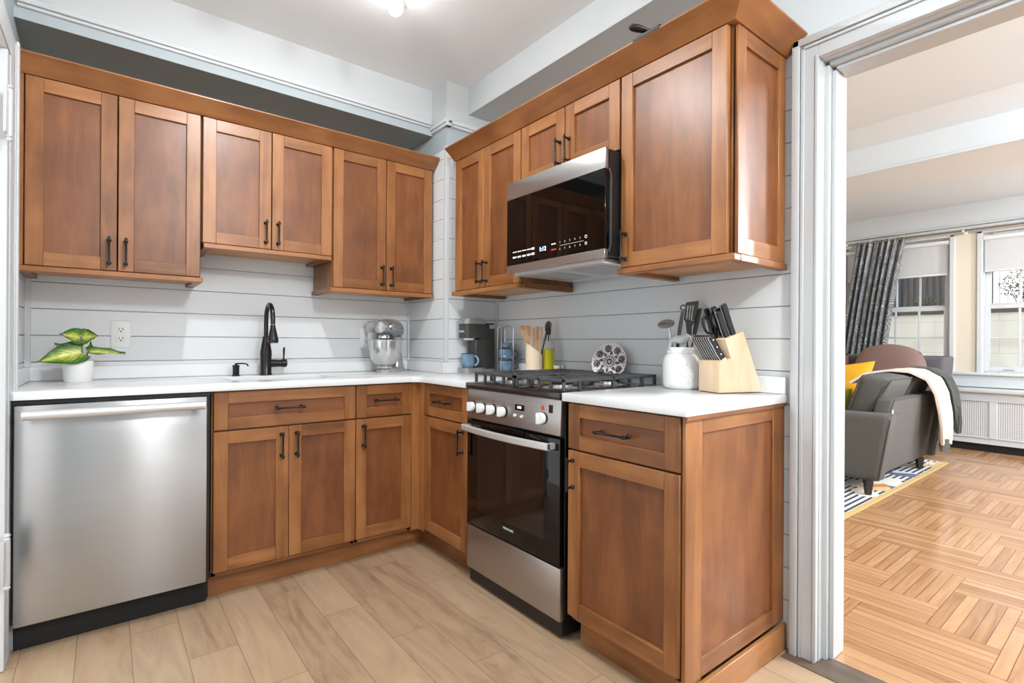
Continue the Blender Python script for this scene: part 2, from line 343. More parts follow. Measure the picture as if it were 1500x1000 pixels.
def parquet():
    m = bpy.data.materials.new('oak_parquet'); m.use_nodes = True; nt = m.node_tree; b = nt.nodes['Principled BSDF']
    tc = N(nt, 'ShaderNodeNewGeometry'); sp = N(nt, 'ShaderNodeSeparateXYZ'); nt.links.new(tc.outputs['Position'], sp.inputs[0])
    W = 0.2185; MN = lambda *a: math_n(nt, *a)
    X = MN('DIVIDE', MN('SUBTRACT', sp.outputs[0], 2.53 - 40*W), W); Y = MN('DIVIDE', MN('SUBTRACT', sp.outputs[1], 0.36 - 40*W), W)
    i = MN('FLOOR', X); j = MN('FLOOR', Y); fx = MN('SUBTRACT', X, i); fy = MN('SUBTRACT', Y, j)
    k = MN('MODULO', MN('ADD', MN('SUBTRACT', i, j), 400.0), 4.0)
    hor = MN('LESS_THAN', k, 1.5)                     # strips run along X
    ver = MN('SUBTRACT', 1.0, hor)
    mixv = lambda a, c_: MN('ADD', MN('MULTIPLY', hor, a), MN('MULTIPLY', ver, c_))
    across = mixv(fy, fx); s5 = MN('MULTIPLY', across, 5.0); sid = MN('FLOOR', s5); fs = MN('SUBTRACT', s5, sid)
    # position along the double-length brick 0..2
    k1 = MN('COMPARE', k, 1.0); nt.nodes[-1].inputs[2].default_value = 0.1
    k2 = MN('COMPARE', k, 2.0); nt.nodes[-1].inputs[2].default_value = 0.1
    along = mixv(MN('ADD', fx, k1), MN('ADD', fy, k2))
    bi = MN('SUBTRACT', i, MN('MULTIPLY', k1, 1.0)); bj = MN('SUBTRACT', j, k2)
    # border strips by the doorway
    brd = MN('LESS_THAN', sp.outputs[0], 2.312); nb = MN('SUBTRACT', 1.0, brd)
    bs = MN('DIVIDE', MN('SUBTRACT', sp.outputs[0], 1.988), 0.0645); bid = MN('FLOOR', bs); bf = MN('SUBTRACT', bs, bid)
    cid = N(nt, 'ShaderNodeCombineXYZ')
    nt.links.new(MN('ADD', MN('MULTIPLY', nb, MN('ADD', MN('MULTIPLY', bi, 7.0), sid)), MN('MULTIPLY', brd, bid)), cid.inputs[0])
    nt.links.new(MN('MULTIPLY', nb, MN('ADD', MN('MULTIPLY', bj, 3.0), MN('MULTIPLY', hor, 0.5))), cid.inputs[1])
    wn_ = N(nt, 'ShaderNodeTexWhiteNoise'); wn_.noise_dimensions = '2D'; nt.links.new(cid.outputs[0], wn_.inputs['Vector'])
    grainX = N(nt, 'ShaderNodeCombineXYZ'); horb = MN('MULTIPLY', hor, nb); verb = MN('SUBTRACT', 1.0, horb)
    nt.links.new(MN('MULTIPLY', sp.outputs[0], MN('ADD', MN('MULTIPLY', horb, 3.0), MN('MULTIPLY', verb, 38.0))), grainX.inputs[0])
    nt.links.new(MN('MULTIPLY', sp.outputs[1], MN('ADD', MN('MULTIPLY', verb, 3.0), MN('MULTIPLY', horb, 38.0))), grainX.inputs[1])
    nt.links.new(MN('MULTIPLY', wn_.outputs['Value'], 30.0), grainX.inputs[2])
    n1 = N(nt, 'ShaderNodeTexNoise'); n1.inputs['Scale'].default_value = 1.0; n1.inputs['Detail'].default_value = 5; n1.inputs['Distortion'].default_value = 0.8
    nt.links.new(grainX.outputs[0], n1.inputs['Vector'])
    f = MN('ADD', MN('MULTIPLY', n1.outputs['Fac'], 0.7), MN('MULTIPLY', wn_.outputs['Value'], 0.3))
    c = ramp(nt, f, [(0.2, srgb(142, 98, 64)), (0.5, srgb(176, 131, 92)), (0.8, srgb(198, 154, 114))])
    e1 = MN('MULTIPLY', MN('MINIMUM', fs, MN('SUBTRACT', 1.0, fs)), W/5)
    e2 = MN('MULTIPLY', MN('MINIMUM', along, MN('SUBTRACT', 2.0, along)), W)
    eb = MN('MULTIPLY', MN('MINIMUM', bf, MN('SUBTRACT', 1.0, bf)), 0.0645)
    e = MN('ADD', MN('MULTIPLY', nb, MN('MINIMUM', e1, e2)), MN('MULTIPLY', brd, eb))
    g = MN('LESS_THAN', e, 0.0011)
    mx = N(nt, 'ShaderNodeMix', data_type='RGBA'); nt.links.new(g, mx.inputs[0]); nt.links.new(c, mx.inputs[6]); mx.inputs[7].default_value = srgb(92, 56, 32)
    nt.links.new(mx.outputs[2], b.inputs['Base Color']); b.inputs['Roughness'].default_value = 0.2
    return m
M_TILE, M_PARQ = tilefloor(), parquet()
M_THR = wood('grey_brown_threshold_plank', srgb(70, 58, 48), srgb(94, 79, 66), srgb(112, 95, 80), (12, 2, 1), 0.5)
YR0 = -2.3      # kitchen runs behind the camera and opens there
b = MB(); b.box(XL-1.2, 1.988, YR0, 3.2, -0.05, 0.0); struct(b, 'floor', M_TILE, 'kitchen floor of pale wood-look plank tiles', 'floor')
b = MB(); b.box(1.988, 7.45, -4.0, 3.6, -0.05, 0.0); struct(b, 'floor', M_PARQ, 'living room floor of oak parquet blocks', 'floor')
b = MB(); b.prism([(1.86, -2.3, 0.0), (1.988, -2.3, 0.0), (1.988, 0.83, 0.0), (1.86, 0.83, 0)], (0, 0, 0.003)); struct(b, 'trim_1', M_THR, 'grey brown threshold plank at the foot of the doorway', 'threshold')

def ship(axis, plane, a0, a1, z0, z1, out, name, label, th=0.009, holes=()):
    """shiplap boards; axis = running axis, plane = wall face, out = +-1 towards the room"""
    b = MB()
    k0 = math.floor((z0 - S0) / SH); z = S0 + k0*SH
    while z < z1:
        lo, hi = max(z + 0.0016, z0), min(z + SH - 0.0016, z1)
        if hi - lo > 0.004:
            if axis == 'x': b.box(a0, a1, plane, plane - out*th, lo, hi, bev=0.0012)
            else: b.box(plane, plane - out*th, a0, a1, lo, hi, bev=0.0012)
        z += SH
    return struct(b, name, M_SHIP, label, 'wall')
BACKT = 0.009
# substrate walls
b = MB(); b.box(XL-0.12, XR+0.12, YB+0.009, YB+0.14, 0, 2.75); struct(b, 'wall_back', M_GREYW, 'grey painted kitchen wall behind the shiplap boards', 'wall')
ship('x', YB, XL, XCOL, 0.9, 1.62, -1, 'wall_back', 'white shiplap kitchen wall behind the sink')
b = MB(); b.box(XL-0.12, XL-0.009, 2.56, YB, 0, 2.75); b.box(XL-0.12, XL-0.009, YR0, 1.64, 0, 2.75); b.box(XL-0.12, XL-0.009, 1.64, 2.56, 2.08, 2.75); struct(b, 'wall_left', M_BLUE, 'grey blue left kitchen wall beside the door casing', 'wall')
ship('y', XL, 2.555, YB, 0.0, 2.2, 1, 'wall_left', 'white shiplap strip of the left wall beside the door casing')
# column in the corner
b = MB(); b.box(XCOL+0.009, XR+0.05, YCOL+0.009, YB+0.02, 0, 2.62); struct(b, 'wall_column', M_BLUE, 'grey blue corner column above the shiplap', 'wall')
ship('y', XCOL, YCOL, YB, 0.9, 2.225, -1, 'wall_column', 'white shiplap left face of the corner column')
ship('x', YCOL, XCOL, XR, 0.9, 2.225, -1, 'wall_column', 'white shiplap front face of the corner column')
b = MB()
b.box(XCOL-0.004, XCOL+0.022, YCOL-0.004, YCOL+0.022, 0.975, 2.24, bev=0.002)
struct(b, 'trim_2', M_TRIM, 'white corner bead on the outer edge of the column', 'trim')
b = MB(); b.box(XCOL-0.014, XCOL, YB-0.014, YB, 0.975, 1.62, bev=0.001); struct(b, 'trim_3', M_TRIM, 'white inside corner bead between back wall and column', 'trim')
b = MB(); b.box(XR-0.014, XR, YCOL-0.014, YCOL, 0.975, 1.62, bev=0.001); struct(b, 'trim_4', M_TRIM, 'white inside corner bead between column and range wall', 'trim')
b = MB(); b.box(XL, XL+0.02, YB-0.012, YB, 0.975, 1.62, bev=0.001); struct(b, 'trim_5', M_TRIM, 'white inside corner bead left of the plant', 'trim')
# right wall with the cased opening
DY, DH = 0.738, 2.075         # opening edge and head height
b = MB(); b.box(XR+0.009, 2.05, 0.80, YB+0.1, 0, 2.75); b.box(XR+0.009, 2.05, YR0-0.2, 0.80, 2.12, 2.75); b.box(XR+0.009, 2.05, YR0-1.7, -1.0, 0, 2.12); struct(b, 'wall_right', M_GREYW, 'grey painted right kitchen wall above the cabinets', 'wall')
ship('y', XR, 0.822, YCOL, 0.0, 2.2, -1, 'wall_right', 'white shiplap kitchen wall behind the range')
b = MB()   # casing profile, left leg and head
def leg(y0, y1, x0, x1, z1=DH): b.box(x0, x1, y0, y1, 0.0, z1, bev=0.003)
XF_ = XR - 0.022
b.box(XF_, XR, 0.738, 0.821, 0.002, 2.158, bev=0.002)                       # flat casing
b.box(XF_-0.012, XF_, 0.795, 0.821, 0.002, 2.158, bev=0.004, seg=2)          # outer back band
b.box(XF_-0.006, XF_, 0.781, 0.793, 0.002, 2.13, bev=0.002)
b.box(XF_-0.004, XF_, 0.738, 0.748, 0.002, 2.085, bev=0.002)
b.box(XF_, XR, -1.1, 0.738, 2.075, 2.158, bev=0.002); b.box(XF_-0.012, XF_, -1.1, 0.821, 2.132, 2.158, bev=0.004, seg=2)
b.box(XF_-0.006, XF_, -1.1, 0.790, 2.118, 2.130, bev=0.002)
b.box(XR, 2.05, 0.736, 0.80, 0.002, 2.12, bev=0.002)                        # jamb
b.box(XR+0.028, 2.075, 0.722, 0.742, 0.002, 2.06, bev=0.002)                 # stop
b.box(XR+0.05, 2.075, 0.708, 0.722, 0.002, 2.045, bev=0.002)
b.box(XR, 2.05, -1.1, 0.736, 2.073, 2.12, bev=0.002); b.box(XR+0.028, 2.075, -1.1, 0.722, 2.058, 2.073, bev=0.002); b.box(XR+0.05, 2.075, -1.1, 0.708, 2.044, 2.058, bev=0.002)
b.box(2.05, 2.075, 0.722, 0.84, 0.002, 2.16, bev=0.003); b.box(2.05, 2.075, -1.1, 0.84, 2.06, 2.16, bev=0.003)
b.box(XF_, XR+0.15, -1.18, -1.1, 0.002, 2.158, bev=0.003)
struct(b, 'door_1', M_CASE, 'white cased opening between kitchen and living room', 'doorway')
# left door casing with hinges
b = MB(); CX = XL + 0.022
b.box(XL, CX, 2.415, 2.55, 0.002, 2.15, bev=0.003); b.box(CX, CX+0.010, 2.52, 2.55, 0.002, 2.15, bev=0.004, seg=2); b.box(CX, CX+0.005, 2.495, 2.508, 0.002, 2.13, bev=0.002)
b.box(XL-0.12, XL, 2.40, 2.56, 0.002, 2.08, bev=0.002); b.box(XL, CX, 1.65, 2.415, 2.05, 2.15, bev=0.003)
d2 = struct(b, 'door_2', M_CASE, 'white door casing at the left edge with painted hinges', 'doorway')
for z0, z1 in ((1.735, 1.925), (0.275, 0.465)):
    b = MB(); cx, cy = CX+0.006, 2.332
    b.cyl((cx, cy, z0+0.02), (cx, cy, z1-0.02), 0.0085, seg=14)
    for q in (z0+0.02, z1-0.02):
        s_ = 1 if q > (z0+z1)/2 else -1
        b.lathe([(0.0085, 0), (0.006, 0.004), (0.0095, 0.009), (0.008, 0.015), (0.0, 0.019)], (cx, cy, q), (0, 0, s_), 14)
    b.box(cx-0.012, cx-0.004, cy-0.03, cy+0.03, z0+0.025, z1-0.025, bev=0.001)
    h = b.build('hinge', mat('painted_hinge', srgb(196, 198, 198), 0.35, metal=0.3), d2)
    h['label'] = 'white painted butt hinge with ball tips'
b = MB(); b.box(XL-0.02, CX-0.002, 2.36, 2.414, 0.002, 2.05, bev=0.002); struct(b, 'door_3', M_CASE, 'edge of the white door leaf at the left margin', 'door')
b = MB(); b.box(-0.10, 0.55, -1.75, -1.60, 0, CEIL); struct(b, 'reflection_pier', mat('dark_reflection_pier', srgb(92, 92, 92), 0.6), 'added dark grey pier behind the viewer for the dishwasher reflection', 'wall')  # pier added to put a dark band into the dishwasher reflection
# ceiling, beams, mouldings
b = MB(); b.box(XL-0.12, 2.05, YR0, 3.2, CEIL, CEIL+0.1); struct(b, 'ceiling', M_CEIL, 'pale grey kitchen ceiling', 'ceiling')
b = MB(); b.box(XL-0.05, XCOL, 2.77, YB+0.01, 2.349, CEIL)
struct(b, 'trim_6', M_WHITE, 'white beam box under the ceiling above the sink cabinets', 'beam')
b = MB(); b.box(XL-0.05, XCOL, 2.768, YB+0.01, 2.345, 2.349); struct(b, 'trim_7', M_SOFF, 'underside of the beam above the sink cabinets, shade put into its grey', 'beam')
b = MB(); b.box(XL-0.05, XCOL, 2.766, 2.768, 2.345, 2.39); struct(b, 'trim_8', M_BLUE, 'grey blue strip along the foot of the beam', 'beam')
b = MB(); b.box(1.705, XR+0.12, YR0, YCOL+0.02, 2.464, CEIL); struct(b, 'trim_9', M_WHITE, 'white beam box above the range cabinets', 'beam')
b = MB(); b.box(1.7055, XR+0.12, YR0, YCOL, 2.46, 2.464); struct(b, 'trim_10', M_GREYW, 'grey underside of the beam above the range cabinets', 'beam')
b = MB()
def mould(x0, x1, y0, y1, z, dx, dy):
    b.box(x0-dx*0.012, x1, y0-dy*0.012, y1, z, z+0.014, bev=0.003); b.box(x0-dx*0.022, x1, y0-dy*0.022, y1, z+0.014, z+0.030, bev=0.005, seg=2); b.box(x0-dx*0.008, x1, y0-dy*0.008, y1, z+0.03, z+0.044, bev=0.002)
mould(XL, XCOL-0.02, 2.766, 2.80, 2.388, 0, 1)
mould(XCOL, XCOL+0.03, YCOL-0.022, 2.80, 2.355, 1, 0); mould(XCOL, 1.93, YCOL, YCOL+0.03, 2.355, 0, 1)
struct(b, 'trim_11', M_TRIM, 'white picture moulding along beam and column', 'moulding')
b = MB(); b.box(XCOL-0.001, XR, YCOL-0.001, YB, 2.38, CEIL); struct(b, 'wall_column', M_WHITE, 'white upper part of the corner column above the moulding', 'wall')

# ------------------------------------------------------------------ cabinets
def FB(Y): return lambda u0, u1, w0, w1: (u0, u1, Y - w0, Y - w1)        # faces -Y, u = x, w = out
def FR(X): return lambda u0, u1, w0, w1: (X - w0, X - w1, u0, u1)        # faces -X, u = y
def fbox(b, F, u0, u1, w0, w1, z0, z1, m=None, bev=0.0, tone=None, seg=1):
    x0, x1, y0, y1 = F(u0, u1, w0, w1); b.box(x0, x1, y0, y1, z0, z1, m, bev, tone, seg)
def shaker(F, u0, u1, z0, z1, parent, name='door', st=0.054, rail=0.054, wide=False, label=None, T=0.02):
    u0, u1 = min(u0, u1), max(u0, u1); b = MB()
    fbox(b, F, u0, u0+st, -T, 0, z0, z1, M_WV, 0.0016, 0.35+random.random()*0.5)
    fbox(b, F, u1-st, u1, -T, 0, z0, z1, M_WV, 0.0016, 0.35+random.random()*0.5)
    fbox(b, F, u0+st-0.0005, u1-st+0.0005, -T, -0.0002, z1-rail, z1, M_WH, 0.0014, 0.3+random.random()*0.5)
    fbox(b, F, u0+st-0.0005, u1-st+0.0005, -T, -0.0002, z0, z0+rail, M_WH, 0.0014, 0.3+random.random()*0.5)
    fbox(b, F, u0+st-0.004, u1-st+0.004, -T+0.001, -0.0095 if T < 0.015 else -0.0115, z0+rail-0.004, z1-rail+0.004, M_WPH if wide else M_WP, 0, 0.35+random.random()*0.3)
    return b.build(name, None, parent)
def pull(F, u, z, parent, vertical=True, L=0.118):
    """black bar pull with two posts"""
    b = MB(); out = 0.030
    def pt(a, w_, c):
        x0, x1, y0, y1 = F(a, a, w_, w_); return Vector((x0, y0, c))
    h = L/2
    A, B = ((0, -h), (0, h)) if vertical else ((-h, 0), (h, 0))
    p0 = pt(u+A[0], out, z+A[1]); p1 = pt(u+B[0], out, z+B[1]); d = (p1-p0).normalized(); ln = (p1-p0).length
    b.lathe([(0.0, -0.001), (0.0045, 0.0), (0.0052, 0.003), (0.0052, 0.006), (0.0042, 0.008), (0.0042, ln-0.008), (0.0052, ln-0.006), (0.0052, ln-0.003), (0.0045, ln), (0, ln+0.001)], p0, d, 12)
    for t in (0.10, 0.90):
        q = p0 + (p1-p0)*t
        base = pt(u + (A[0] + (B[0]-A[0])*t), 0.0, z + (A[1] + (B[1]-A[1])*t))
        o = (q - base).normalized()
        b.lathe([(0.0085, 0), (0.0085, 0.003), (0.0055, 0.006), (0.0045, 0.012), (0.0045, out-0.006), (0.0065, out-0.004), (0.0065, out+0.0045), (0.0, out+0.006)], base, o, 14)
    return b.build('handle', M_BLACK, parent)
ZUB, ZUT = 1.383, 2.123
YU, XU = 2.73, 1.562
G = 0.0022
def wall_cab(F, u0, u1, depth, zb, zt, label, doors, handle_side, group='wall cabinets', rail=True, back=None, railm=None):
    x0, x1, y0, y1 = F(u0, u1, -depth, 0)
    t = thing('wall_cabinet', label, 'cabinet', ((x0+x1)/2, (y0+y1)/2, zb), 0, group)
    b = MB(); z0b = zb + 0.0; bw = 0.018
    fbox(b, F, u0, u0+bw, -depth, -0.022, z0b, zt+0.02, M_WV, 0.001)
    fbox(b, F, u1-bw, u1, -depth, -0.022, z0b, zt+0.02, M_WV, 0.001)
    fbox(b, F, u0+bw, u1-bw, -depth, -0.042, z0b+0.012, z0b+0.03, M_RAW)
    fbox(b, F, u0+bw, u1-bw, -depth, -0.042, zt, zt+0.018, M_RAW)
    fbox(b, F, u0+bw, u1-bw, -depth, -depth+0.006, z0b+0.03, zt, M_RAW)
    fbox(b, F, u0+bw, u1-bw, -0.042, -0.022, z0b, z0b+0.035, M_WH); fbox(b, F, u0+bw, u1-bw, -0.042, -0.022, zt-0.03, zt+0.02, M_WH)
    b.build('body', None, t)
    n = len(doors)
    for k, (a, c, hs) in enumerate(doors):
        d = shaker(F, a+G, c-G, zb+0.002, zt-0.002, t)
        if hs: pull(F, a+0.028 if hs < 0 else c-0.028, zb+0.002+0.0785, d)
    return t
def light_rail(F, u0, u1, depth, zb, parent, ends=(1, 1), back=True):
    b = MB(); z0, z1 = zb-0.024, zb-0.001
    fbox(b, F, u0, u1, -0.032, 0.008, z0, z1, M_WH, 0.003, 0.75)
    if ends[0]: fbox(b, F, u0, u0+0.035, -depth, -0.032, z0, z1, M_WH, 0.002, 0.2)
    if ends[1]: fbox(b, F, u1-0.035, u1, -depth, -0.032, z0, z1, M_WH, 0.002, 0.2)
    fbox(b, F, u0+0.001, u1-0.001, -depth+0.01, -0.033, z1-0.006, z1, M_RAW)
    o = b.build('bottom_rail', None, parent); return o
DB, DR = YB-0.009-YU-0.002, XR-0.009-XU-0.002
FU, FV = FB(YU), FR(XU)
c = wall_cab(FU, -0.266, 0.3395, DB, ZUB, ZUT, 'tall wall cabinet at the far left above the potted plant', [(-0.252, 0.036, 1), (0.036, 0.3375, -1)], 0)
b = MB(); fbox(b, FU, -0.269, -0.254, -0.022, -0.002, ZUB, ZUT, M_WV, 0.001); b.build('filler_strip', None, c)
light_rail(FU, -0.272, 0.346, DB, ZUB, c)
ZUB2 = 1.544
c = wall_cab(FU, 0.3415, 0.938, DB, ZUB2, ZUT, 'short wall cabinet above the sink faucet', [(0.343, 0.639, 1), (0.639, 0.9365, -1)], 0)
light_rail(FU, 0.348, 0.932, DB, ZUB2, c)
c = wall_cab(FU, 0.940, 1.545, DB, ZUB, ZUT, 'tall wall cabinet above the stand mixer', [(0.942, 1.243, 1), (1.243, 1.538, -1)], 0)
light_rail(FU, 0.930, 1.546, DB, ZUB, c)
c = wall_cab(FV, 1.925, 2.520, DR, ZUB, ZUT, 'narrow two door wall cabinet above the coffee maker', [(1.924, 2.227, 1), (2.227, 2.512, -1)], 0)
light_rail(FV, 1.920, 2.535, DR, ZUB, c, (1, 1))
c = wall_cab(FV, 1.312, 1.923, DR, 1.845, ZUT, 'small wall cabinet above the microwave', [(1.314, 1.620, 1), (1.620, 1.921, -1)], 0)
c = wall_cab(FV, 0.868, 1.310, DR, ZUB, ZUT, 'single door wall cabinet at the right end beside the doorway', [(0.872, 1.309, 1)], 0)
light_rail(FV, 0.842, 1.318, DR, ZUB, c, (1, 1))
FE = FB(0.850)
e = shaker(FE, 1.590, 1.918, ZUB+0.002, ZUT-0.002, c, 'end_panel', st=0.05, T=0.0125)
# crown mouldings
def crown_poly(F, u, z0, out=0.070, h=0.062):
    pr = [(-0.02, 0.0), (0.004, 0.0), (0.010, 0.006), (out-0.008, h-0.012), (out, h-0.006), (out, h), (-0.02, h)]
    r = []
    for (w_, z) in pr:
        x0, x1, y0, y1 = F(u, u, w_, w_); r.append(Vector((x0, y0, z0+z)))
    return r
def sweep(b, secs, m, tone=0.5):
    n = len(secs[0]); V = [p for s in secs for p in s]; Fc = [tuple(range(n)), tuple((len(secs)-1)*n+i for i in range(n))[::-1]]
    for a in range(len(secs)-1):
        for i in range(n): Fc.append((a*n+i, a*n+(i+1) % n, (a+1)*n+(i+1) % n, (a+1)*n+i))
    b.raw(V, Fc, m, tone)
def crown_sec(p, dirv, z0, out=0.070, h=0.062, k=1.0):
    pr = [(-0.018, 0.0), (0.004, 0.0), (0.010, 0.006), (out-0.008, h-0.012), (out, h-0.006), (out, h), (-0.018, h)]
    d = Vector(dirv); return [Vector((p[0], p[1], z0+z)) + d*w_ for (w_, z) in pr]
b = MB(); sweep(b, [crown_sec((-0.272, YU), (0, -1, 0), ZUT), crown_sec((1.545, YU), (0, -1, 0), ZUT)], M_WH, 0.6)
b.box(-0.27, 1.545, YU+0.018, YU+0.03, ZUT+0.0, ZUT+0.06, M_WH)
tag(b.build('crown_moulding', None), 'brown wooden crown moulding along the top of the sink wall cabinets', 'moulding', 'crown mouldings')
b = MB(); sweep(b, [crown_sec((XU, 2.515), (-1, 0, 0), ZUT), crown_sec((XU, 0.850), (-1, -1, 0), ZUT), crown_sec((1.925, 0.850), (0, -1, 0), ZUT)], M_WH, 0.6)
tag(b.build('crown_moulding', None), 'brown wooden crown moulding along the top of the range wall cabinets, turning the corner', 'moulding', 'crown mouldings')
# base cabinets
YF, XF = 2.4554, 1.3057; FBB, FBR = FB(YF), FR(XF)
ZD0, ZD1, ZW0, ZW1 = 0.1205, 0.7107, 0.7175, 0.878
def base_body(F, u0, u1, depth, parent, ztop=0.884):
    b = MB()
    fbox(b, F, u0, u0+0.018, -depth, -0.022, 0.10, ztop, M_WV, 0.001); fbox(b, F, u1-0.018, u1, -depth, -0.022, 0.10, ztop, M_WV, 0.001)
    fbox(b, F, u0, u1, -depth, -0.022, 0.10, 0.118, M_WH); fbox(b, F, u0+0.018, u1-0.018, -depth, -depth+0.006, 0.118, ztop, M_RAW)
    fbox(b, F, u0+0.018, u1-0.018, -0.042, -0.022, ZD1-0.01, ZW0+0.012, M_WH); fbox(b, F, u0+0.018, u1-0.018, -0.042, -0.022, ztop-0.02, ztop, M_WH)
    return b.build('body', None, parent)
t = thing('base_cabinet', 'two door sink base cabinet with a wide drawer front right of the dishwasher', 'cabinet', (0.66, 2.75, 0.0), 0, 'base cabinets')
base_body(FBB, 0.348, 0.964, 0.56, t)
d = shaker(FBB, 0.3547, 0.6520, ZD0, ZD1, t); pull(FBB, 0.6205, 0.629, d)
d = shaker(FBB, 0.6545, 0.9620, ZD0, ZD1, t); pull(FBB, 0.6850, 0.629, d)
d = shaker(FBB, 0.3547, 0.9620, ZW0, ZW1, t, 'drawer', rail=0.050, wide=True); pull(FBB, 0.653, 0.797, d, False, 0.128)
t = thing('base_cabinet', 'narrow base cabinet in the inner corner left side with drawer above door', 'cabinet', (1.12, 2.75, 0.0), 0, 'base cabinets')
base_body(FBB, 0.966, 1.27, 0.56, t)
d = shaker(FBB, 0.9665, 1.2645, ZD0, ZD1, t); pull(FBB, 1.000, 0.629, d)
d = shaker(FBB, 0.9665, 1.2645, ZW0, ZW1, t, 'drawer', rail=0.048, wide=True); pull(FBB, 1.118, 0.800, d, False, 0.128)
b = MB(); b.box(1.268, XF+0.02, YF+0.005, YF+0.025, 0.10, 0.884, M_WV, 0.001); b.box(XF+0.004, XF+0.024, 2.398, YF+0.006, 0.10, 0.884, M_WV, 0.001)
b.build('corner_post', None, t)
t = thing('base_cabinet', 'narrow base cabinet between inner corner and range with drawer above door', 'cabinet', (1.6, 2.19, 0.0), 0, 'base cabinets')
base_body(FBR, 1.983, 2.396, 0.60, t)
d = shaker(FBR, 1.9850, 2.3925, ZD0, ZD1, t); pull(FBR, 2.021, 0.629, d)
d = shaker(FBR, 1.9850, 2.3925, ZW0, ZW1, t, 'drawer', rail=0.046, st=0.045, wide=True); pull(FBR, 2.188, 0.798, d, False, 0.128)
t = thing('base_cabinet', 'end base cabinet right of the range with drawer, door and panelled side', 'cabinet', (1.6, 1.09, 0.0), 0, 'base cabinets')
base_body(FBR, 0.874, 1.326, 0.60, t)
d = shaker(FBR, 0.8685, 1.3270, ZD0, ZD1, t); pull(FBR, 1.3035, 0.629, d)
d = shaker(FBR, 0.8685, 1.3270, ZW0, ZW1, t, 'drawer', rail=0.048, wide=True); pull(FBR, 1.110, 0.797, d, False, 0.138)
FEB = FB(0.852)
b = MB(); b.box(1.301, XR-0.012, 0.8415, 0.851, 0.872, 0.8838, M_WH); b.build('support_strip', None, t)
shaker(FEB, 1.311, 1.928, 0.100, 0.884, t, 'end_panel', st=0.085, rail=0.058, T=0.0125)
# toe kicks
b = MB(); b.box(0.345, 1.372, 2.530, 2.545, 0, 0.0995, M_WH, 0.001); b.box(1.370, 1.385, 1.985, 2.545, 0, 0.0995, M_WH, 0.001)
tag(b.build('toe_kick', None), 'brown wooden toe kick under the inner corner base cabinets', 'toe kick', 'toe kicks')
b = MB(); b.box(1.370, 1.385, 0.86, 1.322, 0, 0.0995, M_WH, 0.001); b.box(1.322, 1.928, 0.840, 0.855, 0.0, 0.090, M_WH, 0.002); b.box(1.33, 1.40, 0.855, 0.87, 0.0, 0.098, M_WH)
tag(b.build('toe_kick', None), 'brown wooden plinth wrapping the foot of the end base cabinet', 'toe kick', 'toe kicks')

# ------------------------------------------------------------------ worktops
def slab(name, outer, hole, z0, z1, m, parent=None, bev=0.003):
    bm = bmesh.new(); 
    def loop(p): 
        vs = [bm.verts.new((x, y, z1)) for x, y in p]; return [bm.edges.new((vs[i], vs[(i+1) % len(vs)])) for i in range(len(vs))]
    es = loop(outer) + (loop(hole) if hole else [])
    r = bmesh.ops.triangle_fill(bm, use_beauty=True, edges=es, normal=(0, 0, 1))
    fs = [g for g in r['geom'] if isinstance(g, bmesh.types.BMFace)]
    ex = bmesh.ops.extrude_face_region(bm, geom=fs)
    vs = [g for g in ex['geom'] if isinstance(g, bmesh.types.BMVert)]
    bmesh.ops.translate(bm, vec=(0, 0, z0-z1), verts=vs)
    bmesh.ops.recalc_face_normals(bm, faces=bm.faces)
    be = [e for e in bm.edges if len(e.link_faces) == 2 and e.calc_face_angle(0) > 1.2]
    if bev: bmesh.ops.bevel(bm, geom=be, offset=bev, segments=2, affect='EDGES', profile=0.5)
    mb = MB(); mb.bm.free(); mb.bm = bm; mb.tl = bm.faces.layers.float.new('tone')
    for f in bm.faces: f.smooth = True
    return mb.build(name, m, parent)
def rrect(x0, x1, y0, y1, r, n=6):
    p = []
    for cx, cy, a0 in ((x1-r, y1-r, 0), (x0+r, y1-r, 90), (x0+r, y0+r, 180), (x1-r, y0+r, 270)):
        for k in range(n+1): a = R(a0 + 90*k/n); p.append((cx+r*math.cos(a), cy+r*math.sin(a)))
    return p
YC, XC = 2.4833-0.038, 1.2893
YC = 2.430
arc = [(XC-0.05+0.05*math.sin(R(a)), YC-0.05+0.05*math.cos(R(a))) for a in (0, 22, 45, 67, 90)]
outer = [(XL+0.003, YB-0.011), (XL+0.003, YC+0.03), (XL+0.03, YC)] + arc + [(XC, 1.982), (XR-0.011, 1.982), (XR-0.011, YCOL-0.011), (XCOL-0.011, YCOL-0.011), (XCOL-0.011, YB-0.011)]
hole = rrect(0.45, 0.93, 2.585, 2.895, 0.04)
tw = slab('worktop', outer, hole, 0.884, ZT, M_QUARTZ)
tag(tw, 'white quartz corner worktop with sink cut-out left of the range', 'worktop', 'worktops')
b = MB()
b.box(XL+0.018, XCOL-0.011, YB-0.024, YB-0.0095, ZT+0.0005, 0.975, bev=0.002); b.box(XL+0.003, XL+0.018, 2.48, YB-0.0095, ZT+0.0005, 0.975, bev=0.002)
b.box(XCOL-0.024, XCOL-0.0095, YCOL-0.024, YB-0.024, ZT+0.0005, 0.975, bev=0.002); b.box(XCOL-0.0095, XR-0.0095, YCOL-0.024, YCOL-0.0095, ZT+0.0005, 0.975, bev=0.002)
b.box(XR-0.024, XR-0.0095, 1.985, YCOL-0.024, ZT+0.0005, 0.975, bev=0.002)
tag(b.build('backsplash_upstand', M_QUARTZ), 'low white quartz upstand behind the sink worktop', 'upstand', 'quartz upstands')
tw2 = slab('worktop', [(XC, 0.838), (XR-0.011, 0.838), (XR-0.011, 1.345), (XC, 1.345)], None, 0.884, ZT, M_QUARTZ)
tag(tw2, 'small white quartz worktop right of the range under the knife block', 'worktop', 'worktops')
